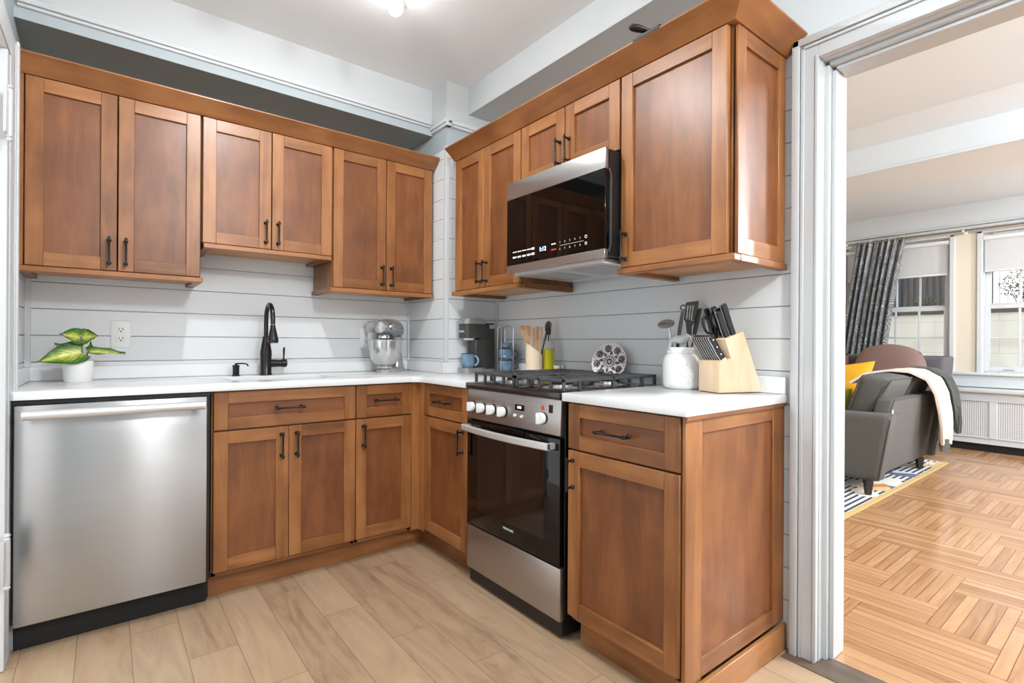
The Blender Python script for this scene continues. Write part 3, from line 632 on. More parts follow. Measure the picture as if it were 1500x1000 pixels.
b = MB(); b.box(XR-0.024, XR-0.0095, 0.842, 1.345, ZT+0.0005, 0.975, bev=0.002); tag(b.build('backsplash_upstand', M_QUARTZ), 'low white quartz upstand behind the knife block', 'upstand', 'quartz upstands')

# sink
b = MB(); sx0, sx1, sy0, sy1 = 0.44, 0.94, 2.575, 2.905
t = thing('sink', 'white undermount sink basin below the black faucet', 'sink', (0.69, 2.74, 0.70))
def ringpts(o, z, r): return [Vector((x, y, z)) for x, y in rrect(sx0+o, sx1-o, sy0+o, sy1-o, r)]
secs = [ringpts(-0.012, 0.8835, 0.05), ringpts(0.010, 0.8835, 0.05), ringpts(0.012, 0.875, 0.05), ringpts(0.02, 0.72, 0.05), ringpts(0.05, 0.702, 0.05), ringpts(0.13, 0.700, 0.02)]
n = len(secs[0]); V = [p for s in secs for p in s]; Fc = [((a)*n+i, a*n+(i+1) % n, (a+1)*n+(i+1) % n, (a+1)*n+i) for a in range(len(secs)-1) for i in range(n)] + [tuple((len(secs)-1)*n+i for i in range(n))]
b.raw(V, Fc); b.build('basin', mat('sink_white', srgb(214, 216, 217), 0.25), t)
b = MB(); b.lathe([(0.0, 0.004), (0.012, 0.004), (0.03, 0.002), (0.042, 0.004), (0.043, 0.0)], (0.69, 2.74, 0.7005), seg=24); b.build('drain', M_CHROME, t)

# ------------------------------------------------------------------ dishwasher
t = thing('dishwasher', 'stainless steel dishwasher at the far left under the worktop', 'dishwasher', (0.04, 2.75, 0.0))
b = MB(); b.box(-0.262, 0.343, 2.462, 3.0, 0.105, 0.878, bev=0.002); b.box(-0.262, 0.343, 2.452, 2.462, 0.868, 0.880); b.box(-0.262, 0.343, 2.50, 3.0, 0.012, 0.105); b.build('body', M_BPLAST, t)
b = MB(); b.box(-0.246, 0.3275, 2.430, 2.461, 0.105, 0.8655, bev=0.004, seg=2); dd = b.build('door', M_STEEL, t)
b = MB(); b.cyl((-0.222, 2.380, 0.836), (0.312, 2.380, 0.836), 0.0165, seg=24)
for x in (-0.20, 0.29): b.box(x-0.012, x+0.012, 2.378, 2.4305, 0.829, 0.847, bev=0.002)
b.build('handle', M_SATIN, dd)
b = MB(); b.box(-0.25, 0.335, 2.492, 2.50, 0.003, 0.102, bev=0.001); b.build('kick_plate', M_BMATTE, t)
# ------------------------------------------------------------------ gas range
t = thing('gas_range', 'stainless and black gas range with white knobs between the base cabinets', 'stove', (1.6, 1.67, 0.0))
RY0, RY1 = 1.362, 1.978
b = MB(); b.box(1.325, 1.915, RY0, RY1, 0.075, 0.893, bev=0.002); b.box(1.318, 1.90, RY0+0.004, RY1-0.004, 0.012, 0.075, bev=0.002)
for y in (RY0+0.03, RY1-0.03):
    for x in (1.36, 1.86): b.cyl((x, y, 0.0), (x, y, 0.014), 0.012)
b.build('body', M_BPLAST, t)
b = MB(); b.box(1.302, 1.324, RY0, RY1-0.001, 0.073, 0.268, bev=0.004, seg=2); b.build('bottom_drawer', M_STEELD, t)
b = MB(); b.box(1.300, 1.324, RY0+0.001, RY1-0.001, 0.274, 0.742, M_BGLASS, bev=0.004, seg=2); od = b.build('oven_door', None, t)
M_WING = mat('tinted_oven_window', srgb(34, 27, 23), 0.05, spec=0.6)
b = MB(); b.box(1.2992, 1.3005, 1.450, 1.893, 0.352, 0.688, bev=0.0003); b.build('window', M_WING, od)
b = MB()
def bow(s_): return 1.262 - 0.022*(1-(2*s_-1)**2)
ys = [1.388 + (1.962-1.388)*k/24 for k in range(25)]
V = []
secs = []
for k, y in enumerate(ys):
    x = bow(k/24); secs.append([Vector((x, y, 0.700)), Vector((x-0.004, y, 0.704)), Vector((x-0.004, y, 0.722)), Vector((x, y, 0.727)), Vector((x+0.010, y, 0.727)), Vector((x+0.010, y, 0.700))])
sweep(b, secs, None)
for y in (1.398, 1.952): b.box(1.262, 1.3005, y-0.010, y+0.010, 0.702, 0.725, bev=0.002)
b.build('handle', M_SATIN, od)
text('FRIGIDAIRE', 0.0135, (1.2995, 1.668, 0.326), (0, -1, 0), (0, 0, 1), M_PRINT, od, 'brand_lettering', 0.0002)
b = MB(); b.prism([(1.300, RY0+0.001, 0.752), (1.324, RY0+0.001, 0.752), (1.324, RY0+0.001, 0.884), (1.306, RY0+0.001, 0.884)], (0, RY1-RY0-0.002, 0), bev=0.002); cp = b.build('control_panel', M_STEELD, t)
def knob(y, z, r=0.0205):
    b = MB(); d = Vector((-1, 0, 0.045)); c = (1.302, y, z)
    b.lathe([(0.0235, 0), (0.0235, 0.004), (0.019, 0.006)], c, d, 24, M_BPLAST)
    b.lathe([(r, 0.005), (r, 0.016), (r-0.002, 0.019), (0.0, 0.019)], c, d, 24, M_WPLAST)
    b.obox((1.302-0.024, y, z+0.001), (1, 0, 0), (0, 1, 0), (0, 0, 1), 0.010, 0.0065, r*0.97, M_WPLAST, bev=0.003, seg=2)
    k = b.build('knob', None, t); k['label'] = 'white control knob'
for y in (1.930, 1.856, 1.781, 1.705): knob(y, 0.806)
knob(1.459, 0.808, 0.0215)
b = MB(); b.box(1.3005, 1.304, 1.574, 1.628, 0.822, 0.845); dsp = b.build('display', M_BGLASS, cp)
text('0:00', 0.015, (1.3002, 1.600, 0.834), (0, -1, 0), (0, 0, 1), emis('display_digits', (1, 1, 1, 1), 1.2), dsp, 'digits', 0.0002)
for y in (1.628, 1.585): b = MB(); b.cyl((1.304, y, 0.800), (1.295, y, 0.800), 0.006); b.build('push_button', M_WPLAST, cp)
b = MB(); b.box(1.3022, 1.306, 1.455, 1.470, 0.838, 0.855); b.build('red_indicator', mat('red_indicator', srgb(214, 74, 52), 0.4), cp)
b = MB(); b.box(1.300, 1.306, 1.408, 1.426, 0.832, 0.862, bev=0.001); b.build('rocker_switch', M_BPLAST, cp)
for y in (1.930, 1.856, 1.781, 1.705, 1.459): b = MB(); b.box(1.3035, 1.3045, y-0.002, y+0.002, 0.842, 0.846); b.build('knob_mark', M_SLOT, cp)
b = MB(); b.box(1.292, 1.916, RY0-0.003, RY1+0.003, 0.886, 0.912, bev=0.005, seg=2); ct = b.build('cooktop', mat('cooktop_enamel', srgb(40, 32, 30), 0.15, spec=0.6), t)
M_ALU = mat('burner_aluminium', srgb(190, 188, 186), 0.35, metal=0.8)
for (x, y, r) in ((1.45, 1.52, 0.045), (1.45, 1.82, 0.038), (1.74, 1.52, 0.036), (1.74, 1.82, 0.045)):
    b = MB(); b.lathe([(r+0.03, 0), (r+0.024, 0.003), (r+0.004, 0.004), (r, 0.014), (0, 0.015)], (x, y, 0.912), seg=28, m=M_ALU)
    b.lathe([(r-0.004, 0.015), (r-0.003, 0.019), (r-0.008, 0.023), (0, 0.024)], (x, y, 0.912), seg=28, m=M_BMATTE); b.build('burner', None, t)
for (y0, y1) in ((1.378, 1.664), (1.676, 1.962)):
    b = MB(); x0, x1 = 1.330, 1.890; zt, zb = 0.958, 0.9135; wd = 0.0055
    ym = (y0+y1)/2
    for y in (y0+wd, y1-wd): b.box(x0, x1, y-wd, y+wd, zt-0.012, zt, bev=0.001)
    for x in (x0+wd, (x0+x1)/2, x1-wd): b.box(x-wd, x+wd, y0, y1, zt-0.012, zt, bev=0.001)
    b.box(x0, x1, ym-wd, ym+wd, zt-0.011, zt+0.001, bev=0.001)
    for x in (1.45, 1.74):
        for sx in (-1, 1):
            for yy in (y0+0.01, y1-0.01):
                xa = x + sx*0.10; b.prism([(xa-wd, yy, zt-0.011), (xa+wd, yy, zt-0.011), (x+sx*0.028+wd, ym+(yy-ym)*0.28, zt-0.011), (x+sx*0.028-wd, ym+(yy-ym)*0.28, zt-0.011)], (0, 0, 0.0125))
    feet = [(x, y) for x in (x0+wd, 1.42, (x0+x1)/2, 1.80, x1-wd) for y in (y0+wd, y1-wd)] + [(x, y) for x in (x0+wd, x1-wd) for y in (y0+0.075, ym, y1-0.075)]
    for x, y in feet: b.box(x-wd, x+wd, y-wd, y+wd, zb, zt-0.005, bev=0.001)
    g = b.build('grate', M_IRON, t); g['label'] = 'black cast iron pan grate'

# ------------------------------------------------------------------ microwave
t = thing('microwave', 'over-the-range microwave with black glass door and stainless strips', 'microwave', (1.7, 1.616, 1.405))
MY0, MY1 = 1.314, 1.921
b = MB(); b.box(1.505, 1.915, MY0, MY1, 1.425, 1.835, bev=0.002); b.box(1.499, 1.506, MY0+0.012, MY1-0.012, 1.43, 1.83); b.build('body', M_BPLAST, t)
b = MB()
b.prism([(1.478, MY0, 1.757), (1.499, MY0, 1.757), (1.499, MY0, 1.838), (1.482, MY0, 1.838)], (0, MY1-MY0, 0), M_STEELD, bev=0.002)
b.box(1.478, 1.499, MY0, MY1, 1.418, 1.452, M_STEELD, bev=0.002)
b.box(1.480, 1.499, MY0, MY1, 1.452, 1.757, M_BGLASS, bev=0.0015)
md = b.build('door', None, t)
b = MB(); b.tube([(1.502, MY0+0.001, 1.76), (1.510, MY0-0.002, 1.735), (1.510, MY0-0.002, 1.47), (1.502, MY0+0.001, 1.44)], 0.005, 8); b.build('side_trim', mat('dark_chrome', srgb(90, 88, 88), 0.2, metal=1), md)
zb = 1.478
def mwt(s_, y, z, size=0.0115, m=M_PRINT): return text(s_, size, (1.4797, y, z), (0, -1, 0), (0, 0, 1), m, md, 'panel_print', 0.0001)
mwt('1:12', 0.026, 1.497, 0) if False else None
text('1:12', 0.026, (1.4797, 1.668, 1.499), (0, -1, 0), (0, 0, 1), emis('clock_digits', (0.35, 0.75, 1, 1), 6), md, 'clock_digits', 0.0001)
for k, s_ in enumerate('12345'): mwt(s_, 1.560-0.029*k, 1.512)
for k, s_ in enumerate('67890'): mwt(s_, 1.560-0.029*k, 1.484)
b = MB()
for k in range(4):
    b.box(1.4795, 1.4801, 1.875-0.034*k-0.028, 1.875-0.034*k, 1.508, 1.5125); b.box(1.4795, 1.4801, 1.875-0.034*k-0.026, 1.875-0.034*k, 1.482, 1.490)
b.box(1.4795, 1.4801, 1.722, 1.742, 1.505, 1.515); b.box(1.4795, 1.4801, 1.722, 1.742, 1.482, 1.492)
b.box(1.4795, 1.4801, 1.585, 1.612, 1.508, 1.513); b.box(1.4795, 1.4801, 1.425, 1.560, 1.4975, 1.4985)
b.lathe([(0.0065, 0), (0.0065, 0.0004), (0.0045, 0.0004), (0.0045, 0)], (1.4799, 1.412, 1.513), (-1, 0, 0), 16, cap=False)
b.lathe([(0.0060, 0), (0.0060, 0.0004), (0.0040, 0.0004), (0.0040, 0)], (1.4799, 1.412, 1.486), (-1, 0, 0), 16, cap=False)
b.build('button_marks', M_PRINT, md)
b = MB(); b.box(1.4795, 1.4801, 1.583, 1.612, 1.484, 1.490); b.build('stop_mark', mat('red_print', srgb(214, 60, 40), 0.5), md)
b = MB(); b.box(1.502, 1.90, MY0+0.03, MY1-0.03, 1.405, 1.424, bev=0.003); vu = b.build('vent_underside', M_SATIN, t)
b = MB()
for y0 in (1.38, 1.66):
    b.box(1.56, 1.78, y0, y0+0.2, 1.4025, 1.4048, bev=0.001)
    for k in range(9): b.box(1.575+k*0.022, 1.580+k*0.022, y0+0.01, y0+0.19, 1.4015, 1.4026)
b.build('grease_filter', M_ALU, vu)

# ------------------------------------------------------------------ outlets
def outlet(F, u, z, label, plug=False):
    x0, x1, y0, y1 = F(u, u, 0, 0)
    t = thing('wall_outlet', label, 'outlet', (x0, y0, z-0.06), 0)
    b = MB(); fbox(b, F, u-0.038, u+0.038, 0.0002, 0.006, z-0.062, z+0.062, None, 0.002, seg=2); pl = b.build('cover_plate', M_WPLAST, t)
    for q in (-0.021, 0.021):
        b = MB(); fbox(b, F, u-0.017, u+0.017, 0.006, 0.0085, z+q-0.0155, z+q+0.0155, M_WPLAST, 0.003)
        for du in (-0.0065, 0.0065): fbox(b, F, u+du-0.0014, u+du+0.0014, 0.0084, 0.0088, z+q-0.001, z+q+0.0075, M_SLOT)
        fbox(b, F, u-0.0028, u+0.0028, 0.0084, 0.0088, z+q-0.0105, z+q-0.005, M_SLOT); b.build('socket', None, t)
    return t
outlet(FB(YB-0.0003), 0.055, 1.122, 'white double wall outlet behind the potted plant')
outlet(FB(YB-0.0003), 1.262, 1.118, 'white wall outlet behind the stand mixer')
outlet(FR(XR-0.0003), 2.295, 1.120, 'white double wall outlet between mug rack and utensil crock')
t = thing('plug_in_freshener', 'clear plastic plug-in device on the outlet behind the mixer', 'plug-in device', (1.262, 3.0, 1.08))
M_CLEAR = bpy.data.materials.new('clear_plastic'); M_CLEAR.use_nodes = True; _b = M_CLEAR.node_tree.nodes['Principled BSDF']
_b.inputs['Base Color'].default_value = srgb(235, 236, 236); _b.inputs['Roughness'].default_value = 0.12; _b.inputs['Transmission Weight'].default_value = 0.55; _b.inputs['IOR'].default_value = 1.3
b = MB(); b.lathe([(0.0, 0.0), (0.024, 0.002), (0.036, 0.012), (0.040, 0.035), (0.036, 0.058), (0.022, 0.068), (0.0, 0.070)], (1.275, 2.998, 1.150), seg=24, sx=1, sy=0.75); b.build('bulb_cover', M_CLEAR, t)
b = MB(); b.box(1.262, 1.300, 2.975, 3.048, 1.098, 1.155, bev=0.008, seg=2); b.build('plug_body', M_WPLAST, t)

# ------------------------------------------------------------------ faucet, soap pump
t = thing('faucet', 'oil-rubbed black pull-down kitchen faucet behind the sink', 'faucet', (0.667, 2.955, ZT))
b = MB(); fx, fy = 0.667, 2.955
b.lathe([(0.030, 0), (0.030, 0.008), (0.0275, 0.012), (0.0275, 0.095), (0.029, 0.105), (0.0285, 0.125), (0.022, 0.165), (0.0165, 0.195), (0.0155, 0.205)], (fx, fy, ZT), seg=28); b.build('base', M_BRONZE, t)
pts = [(fx, fy, ZT+0.20)] + [(fx, fy, ZT+0.20+0.02*k) for k in range(1, 5)]
cy_, cz_, rr_ = fy-0.070, ZT+0.290, 0.070
for k in range(0, 13): a = R(180*k/12); pts.append((fx, cy_+rr_*math.cos(a), cz_+rr_*math.sin(a)*1.15))
pts.append((fx, fy-0.142, ZT+0.265))
b = MB(); b.tube(pts, 0.0112, 16); b.build('spout', M_BRONZE, t)
b = MB(); b.lathe([(0.0120, 0.0), (0.0135, 0.015), (0.0175, 0.035), (0.0245, 0.072), (0.0255, 0.084), (0.022, 0.092), (0.0, 0.092)], (fx, fy-0.141, ZT+0.262), (0, -0.10, -1), 24); b.build('spray_head', M_BRONZE, t)
b = MB(); b.cyl((fx+0.02, fy, ZT+0.062), (fx+0.075, fy-0.003, ZT+0.062), 0.0215, 0.019, 22); b.lathe([(0.019, 0.075), (0.0215, 0.078), (0.0215, 0.100), (0.017, 0.104), (0, 0.105)], (fx, fy, ZT+0.062), (1, -0.04, 0), 22)
b.tube([(fx+0.088, fy, ZT+0.078), (fx+0.089, fy, ZT+0.10), (fx+0.090, fy, ZT+0.135), (fx+0.0905, fy, ZT+0.148)], [0.0045, 0.0045, 0.0065, 0.004], 10); b.build('lever', M_BRONZE, t)
t = thing('soap_dispenser', 'small black soap pump on the worktop left of the faucet', 'soap pump', (0.525, 2.955, ZT))
b = MB(); b.lathe([(0.020, 0), (0.020, 0.005), (0.0155, 0.008), (0.0155, 0.045), (0.017, 0.047), (0.017, 0.056), (0.006, 0.058), (0.006, 0.066)], (0.525, 2.955, ZT), seg=20); b.build('body', M_BRONZE, t)
b = MB(); b.tube([(0.523, 2.955, ZT+0.062), (0.535, 2.945, ZT+0.064), (0.560, 2.925, ZT+0.064), (0.570, 2.917, ZT+0.060), (0.573, 2.914, ZT+0.050)], 0.0038, 8); b.build('nozzle', M_BRONZE, t)

# ------------------------------------------------------------------ potted plant
t = thing('potted_plant', 'small potted plant with variegated heart leaves in a white pot', 'plant', (-0.093, 2.90, ZT))
px_, py_ = -0.093, 2.90
b = MB(); b.lathe([(0.0, 0.0), (0.046, 0.0), (0.050, 0.006), (0.052, 0.088), (0.050, 0.090), (0.047, 0.088), (0.045, 0.075), (0, 0.075)], (px_, py_, ZT), seg=40); b.build('pot', M_CERAM, t)
b = MB(); b.lathe([(0.0, 0.0), (0.045, 0.0), (0.044, 0.003), (0, 0.006)], (px_, py_, ZT+0.0755), seg=24); b.build('soil', mat('soil', srgb(70, 52, 38), 0.9, bump=0.5, bscale=150), t)
def leafmat():
    m = bpy.data.materials.new('variegated_leaf'); m.use_nodes = True; nt = m.node_tree; b_ = nt.nodes['Principled BSDF']
    at = N(nt, 'ShaderNodeAttribute', attribute_name='leafuv'); sp = N(nt, 'ShaderNodeSeparateXYZ'); nt.links.new(at.outputs['Vector'], sp.inputs[0])
    au = math_n(nt, 'ABSOLUTE', math_n(nt, 'SUBTRACT', sp.outputs[1], 0.5))
    vein = math_n(nt, 'SINE', math_n(nt, 'MULTIPLY', math_n(nt, 'SUBTRACT', sp.outputs[0], math_n(nt, 'MULTIPLY', au, 1.1)), 42.0))
    nz = N(nt, 'ShaderNodeTexNoise'); nz.inputs['Scale'].default_value = 6; nz.inputs['Detail'].default_value = 4; nt.links.new(at.outputs['Vector'], nz.inputs['Vector'])
    f = math_n(nt, 'ADD', math_n(nt, 'MULTIPLY', au, 1.7), math_n(nt, 'ADD', math_n(nt, 'MULTIPLY', vein, 0.09), math_n(nt, 'MULTIPLY', math_n(nt, 'SUBTRACT', nz.outputs['Fac'], 0.5), 0.7)))
    c = ramp(nt, f, [(0.06, srgb(206, 204, 110)), (0.26, srgb(150, 168, 62)), (0.5, srgb(84, 122, 44)), (0.8, srgb(44, 86, 38))])
    nt.links.new(c, b_.inputs['Base Color']); b_.inputs['Roughness'].default_value = 0.35; return m
M_LEAF = leafmat()
def leaf(base, tip, width, normal, droop=0.01, cup=0.012):
    base, tip = Vector(base), Vector(tip); d = tip-base; L = d.length; d.normalize(); nn = Vector(normal).normalized(); nn = (nn - d*nn.dot(d)).normalized(); s_ = d.cross(nn)
    nu, nv = 16, 10; b = MB()
    prof = lambda u: width*0.5*(math.sin(math.pi*min(1, (u+0.06)**0.62))**0.8 if u < 0.995 else 0.0) * (1.05-0.35*u)
    def fn(u, v):
        k = 2*v-1; wv = max(0.0005, prof(u)); back = 0.16*L*abs(k)**1.4*(1-u)**3
        return base + d*(L*u - back) + s_*(wv*k) + nn*(-cup*(1-abs(k)) + 0.003*math.sin(u*14)*abs(k)) - Vector((0, 0, 1))*droop*(u*u)
    b.grid(fn, nu, nv, th=0.0008)
    o = b.build('leaf', M_LEAF, t); a = o.data.attributes.new('leafuv', 'FLOAT_VECTOR', 'POINT')
    n_ = (nu+1)*(nv+1)
    for i in range(len(o.data.vertices)):
        j = i % n_; a.data[i].vector = ((j//(nv+1))/nu, (j % (nv+1))/nv, 0.3)
    return o
toC = Vector((-0.2, -0.95, 0.35))
leaf((-0.083, 2.87, 1.046), (-0.222, 2.83, 1.016), 0.112, (-0.2, -0.95, 0.40), 0.012)
leaf((-0.10, 2.90, 1.060), (-0.172, 2.93, 1.086), 0.06, (0.2, -0.5, 0.9), 0.006)
leaf((-0.086, 2.88, 1.108), (-0.148, 2.83, 1.125), 0.076, (0.1, -0.95, 0.35), 0.004)
leaf((-0.084, 2.88, 1.108), (-0.026, 2.85, 1.118), 0.074, (-0.1, -0.95, 0.32), 0.004)
leaf((-0.055, 2.88, 1.050), (0.068, 2.86, 1.046), 0.054, (0.0, -0.6, 0.8), 0.006)
leaf((-0.058, 2.89, 1.048), (-0.050, 2.885, 1.088), 0.022, (0.4, -0.9, 0.1), 0.0)
b = MB()
for a_, m_, c_ in (((-0.09, 2.90, 0.985), (-0.086, 2.89, 1.06), (-0.086, 2.88, 1.110)), ((-0.085, 2.905, 0.985), (-0.080, 2.885, 1.06), (-0.082, 2.88, 1.108)), ((-0.08, 2.90, 0.985), (-0.068, 2.89, 1.02), (-0.055, 2.88, 1.050)), ((-0.075, 2.90, 0.985), (-0.066, 2.895, 1.03), (-0.058, 2.89, 1.05)), ((-0.10, 2.90, 0.985), (-0.092, 2.88, 1.015), (-0.084, 2.87, 1.034)), ((-0.097, 2.905, 0.985), (-0.098, 2.90, 1.03), (-0.10, 2.90, 1.062))):
    b.tube([a_, m_, c_], [0.0022, 0.002, 0.0015], 7)
b.build('stem', mat('leaf_stem', srgb(96, 112, 52), 0.5), t)

# ------------------------------------------------------------------ stand mixer
M_MIX = mat('mixer_silver', srgb(178, 179, 180), 0.25, metal=0.6)
t = thing('stand_mixer', 'silver stand mixer with a polished steel bowl near the corner', 'mixer', (1.352, 2.925, ZT), R(44))
# local: head along x (bowl at -x, pedestal at +x)
b = MB()
def egg(n=28):
    p = []
    for k in range(n):
        a = 2*math.pi*k/n; x = math.cos(a); y = math.sin(a); p.append((0.03+0.135*x*(1.0), 0.078*y*(1.0 if x > 0 else 0.80-0.2*x)))
    return p
lo = [Vector((x, y, 0.0)) for x, y in egg()]; mid = [Vector((x, y, 0.014)) for x, y in egg()]; hi = [Vector((0.03+(x-0.03)*0.93, y*0.9, 0.024)) for x, y in egg()]
sweep(b, [lo, mid, hi], None); b.build('base', M_MIX, t, local=True)
b = MB(); secs = []
for z, cx_, hx, hy in ((0.022, 0.115, 0.048, 0.052), (0.06, 0.118, 0.038, 0.043), (0.12, 0.112, 0.034, 0.038), (0.18, 0.098, 0.040, 0.042), (0.212, 0.088, 0.052, 0.048)):
    secs.append([Vector((cx_+hx*math.cos(2*math.pi*k/20), hy*math.sin(2*math.pi*k/20), z)) for k in range(20)])
sweep(b, secs, None); b.build('pedestal', M_MIX, t, local=True)
b = MB(); secs = []
for x, r, zc in ((-0.150, 0.020, 0.262), (-0.146, 0.036, 0.262), (-0.13, 0.046, 0.262), (-0.09, 0.052, 0.262), (-0.02, 0.056, 0.262), (0.05, 0.060, 0.260), (0.11, 0.060, 0.256), (0.145, 0.050, 0.250), (0.162, 0.034, 0.246), (0.168, 0.012, 0.244)):
    secs.append([Vector((x, r*0.86*math.cos(2*math.pi*k/24), zc+r*math.sin(2*math.pi*k/24)*(1.0 if math.sin(2*math.pi*k/24) > 0 else 0.9))) for k in range(24)])
sweep(b, secs, None); hd = b.build('motor_head', M_MIX, t, local=True)
b = MB(); b.box(-0.14, 0.12, -0.054, -0.0495, 0.248, 0.262, bev=0.002); b.build('trim_band', M_CHROME, hd, local=True)
b = MB(); b.lathe([(0.018, 0), (0.018, 0.016), (0.013, 0.020), (0, 0.020)], (-0.10, -0.046, 0.272), (0, -1, 0), 20); b.build('hub_knob', M_CHROME, hd, local=True)
b = MB(); b.lathe([(0.032, 0), (0.034, 0.012), (0.030, 0.022)], (-0.075, 0, 0.198), seg=24, m=M_CHROME); b.lathe([(0.041, -0.014), (0.041, 0.0), (0.03, 0.002)], (-0.060, 0, 0.200), seg=24, m=M_BPLAST); b.cyl((-0.075, 0, 0.10), (-0.075, 0, 0.20), 0.008, m=M_CHROME); b.build('beater_shaft', None, hd, local=True)
b = MB(); b.lathe([(0.0, 0.036), (0.034, 0.036), (0.036, 0.026), (0.046, 0.024), (0.048, 0.034), (0.040, 0.040), (0.062, 0.050), (0.082, 0.075), (0.093, 0.11), (0.098, 0.15), (0.100, 0.186), (0.104, 0.190), (0.104, 0.193), (0.098, 0.192), (0.094, 0.15), (0.080, 0.08), (0.04, 0.048), (0, 0.045)], (-0.060, 0, 0.0), seg=48); b.build('bowl', M_BOWL, t, local=True)
b = MB(); b.tube([(0.165, 0.0, 0.05), (0.19, 0.01, 0.055), (0.195, 0.03, 0.03), (0.18, 0.06, 0.006)], 0.0035, 8); b.build('power_cord', M_BMATTE, t, local=True)

# ------------------------------------------------------------------ coffee maker, mugs
M_KEU = mat('charcoal_plastic', srgb(58, 56, 54), 0.45); M_KEUT = mat('silver_plastic', srgb(158, 158, 158), 0.3, metal=0.5)
t = thing('coffee_maker', 'black single-serve coffee maker with silver lid in front of the column', 'coffee maker', (1.79, 2.535, ZT))
b = MB(); b.box(1.755, 1.865, 2.486, 2.578, ZT+0.02, ZT+0.262, bev=0.006, seg=2); b.box(1.725, 1.77, 2.484, 2.568, ZT+0.02, ZT+0.20, bev=0.004); b.build('body', M_KEU, t)
def rbox(b, x0, x1, y0, y1, z0, z1, r, m=None, n=5):
    lo = [Vector((x, y, z0)) for x, y in rrect(x0, x1, y0, y1, r, n)]; hi = [Vector((x, y, z1)) for x, y in rrect(x0, x1, y0, y1, r, n)]; sweep(b, [lo, hi], m)
b = MB(); rbox(b, 1.655, 1.83, 2.480, 2.572, ZT+0.205, ZT+0.285, 0.022); bh = b.build('brew_head', M_KEU, t)
b = MB(); b.cyl((1.705, 2.526, ZT+0.193), (1.705, 2.526, ZT+0.206), 0.030, 0.034, 24); b.build('spout_ring', M_WPLAST, bh)
text('KEURIG', 0.0165, (1.6540, 2.526, ZT+0.243), (0, -1, 0), (0, 0, 1), M_PRINT, bh, 'brand_lettering', 0.0003)
b = MB(); rbox(b, 1.650, 1.80, 2.476, 2.576, ZT+0.287, ZT+0.312, 0.026); rbox(b, 1.665, 1.79, 2.485, 2.567, ZT+0.312, ZT+0.320, 0.02); b.build('lid', M_KEUT, t)
b = MB(); b.box(1.79, 1.862, 2.490, 2.570, ZT+0.286, ZT+0.294, M_BPLAST, bev=0.001); b.build('tank_lid', None, t)
b = MB(); rbox(b, 1.650, 1.80, 2.476, 2.576, ZT+0.0, ZT+0.032, 0.03); b.box(1.78, 1.868, 2.480, 2.578, ZT, ZT+0.024, bev=0.003); b.build('drip_tray', M_KEUT, t); t.location.x -= 0.035
def mugmat():
    m = bpy.data.materials.new('blue_glazed_stoneware'); m.use_nodes = True; nt = m.node_tree; b_ = nt.nodes['Principled BSDF']
    tc = N(nt, 'ShaderNodeTexCoord'); n = N(nt, 'ShaderNodeTexNoise'); n.inputs['Scale'].default_value = 18; n.inputs['Detail'].default_value = 4; nt.links.new(tc.outputs['Object'], n.inputs['Vector'])
    c = ramp(nt, n.outputs['Fac'], [(0.3, srgb(92, 122, 146)), (0.6, srgb(124, 152, 172)), (0.8, srgb(160, 180, 194))]); nt.links.new(c, b_.inputs['Base Color']); b_.inputs['Roughness'].default_value = 0.12; return m
M_MUG = mugmat(); M_MUGR = mat('brown_glaze_rim', srgb(70, 58, 56), 0.2); M_MUGH = mat('dark_handle_glaze', srgb(66, 74, 84), 0.2)
def mug(x, y, z, hang, r, h, label, group='blue glazed mugs', dark=True):
    t = thing('mug', label, 'mug', (x, y, z), 0, group)
    b = MB(); b.lathe([(0, 0.0), (r*0.72, 0), (r*0.80, 0.004), (r*0.97, h*0.22), (r, h*0.35), (r, h*0.94)], seg=36, m=M_MUG); b.lathe([(r, h*0.94), (r, h*0.985), (r-0.0015, h), (r-0.003, h*0.985), (r-0.0035, h*0.5), (r*0.8, 0.008), (0, 0.006)], seg=36, m=M_MUGR); b.build('cup', None, t, local=True)
    ca, sa = math.cos(hang), math.sin(hang); P = []
    for k in range(13):
        a = R(-78+156*k/12); q = r*0.96 + 0.030*math.cos(a)*1.0; zz = h*0.50 + h*0.34*math.sin(a); P.append((ca*q, sa*q, zz))
    b = MB(); b.tube(P, 0.0048, 10, flat=1.3); b.build('handle', M_MUGH if dark else M_MUG, t, local=True); return t
mug(1.665, 2.528, ZT+0.0325, R(-65), 0.041, 0.083, 'blue mug standing on the drip tray of the coffee maker', dark=False)
t = thing('mug_rack', 'silver wire mug rack right of the coffee maker', 'rack', (1.835, 2.385, ZT))
b = MB(); cx_, cy_ = 1.835, 2.385; rw = 0.0022
b.tube([(cx_+0.050*math.cos(R(a)), cy_+0.050*math.sin(R(a)), ZT+0.012) for a in range(0, 360, 15)], rw, 8, closed=True)
b.tube([(cx_+0.047*math.cos(R(a)), cy_+0.047*math.sin(R(a)), ZT+0.10) for a in range(100, 321, 15)], rw, 8)
for a in (200, 290, 60, 130):
    x, y = cx_+0.050*math.cos(R(a)), cy_+0.050*math.sin(R(a))
    b.tube([(x, y, ZT+0.003), (x, y, ZT+0.262), (cx_+0.030*math.cos(R(a)), cy_+0.030*math.sin(R(a)), ZT+0.275), (cx_, cy_, ZT+0.277)], rw, 8)
    b.lathe([(0.0, 0.0), (0.004, 0.001), (0.005, 0.005), (0.003, 0.008)], (x, y, ZT), seg=10)
b.build('frame', M_CHROME, t)
mug(cx_, cy_, ZT+0.0145, R(-52), 0.043, 0.064, 'lower blue mug in the wire rack')
mug(cx_, cy_, ZT+0.0795, R(-47), 0.043, 0.066, 'second blue mug in the wire rack, resting on the lowest')
mug(cx_, cy_, ZT+0.1465, R(35), 0.034, 0.032, 'small blue cup on top of the mug stack')

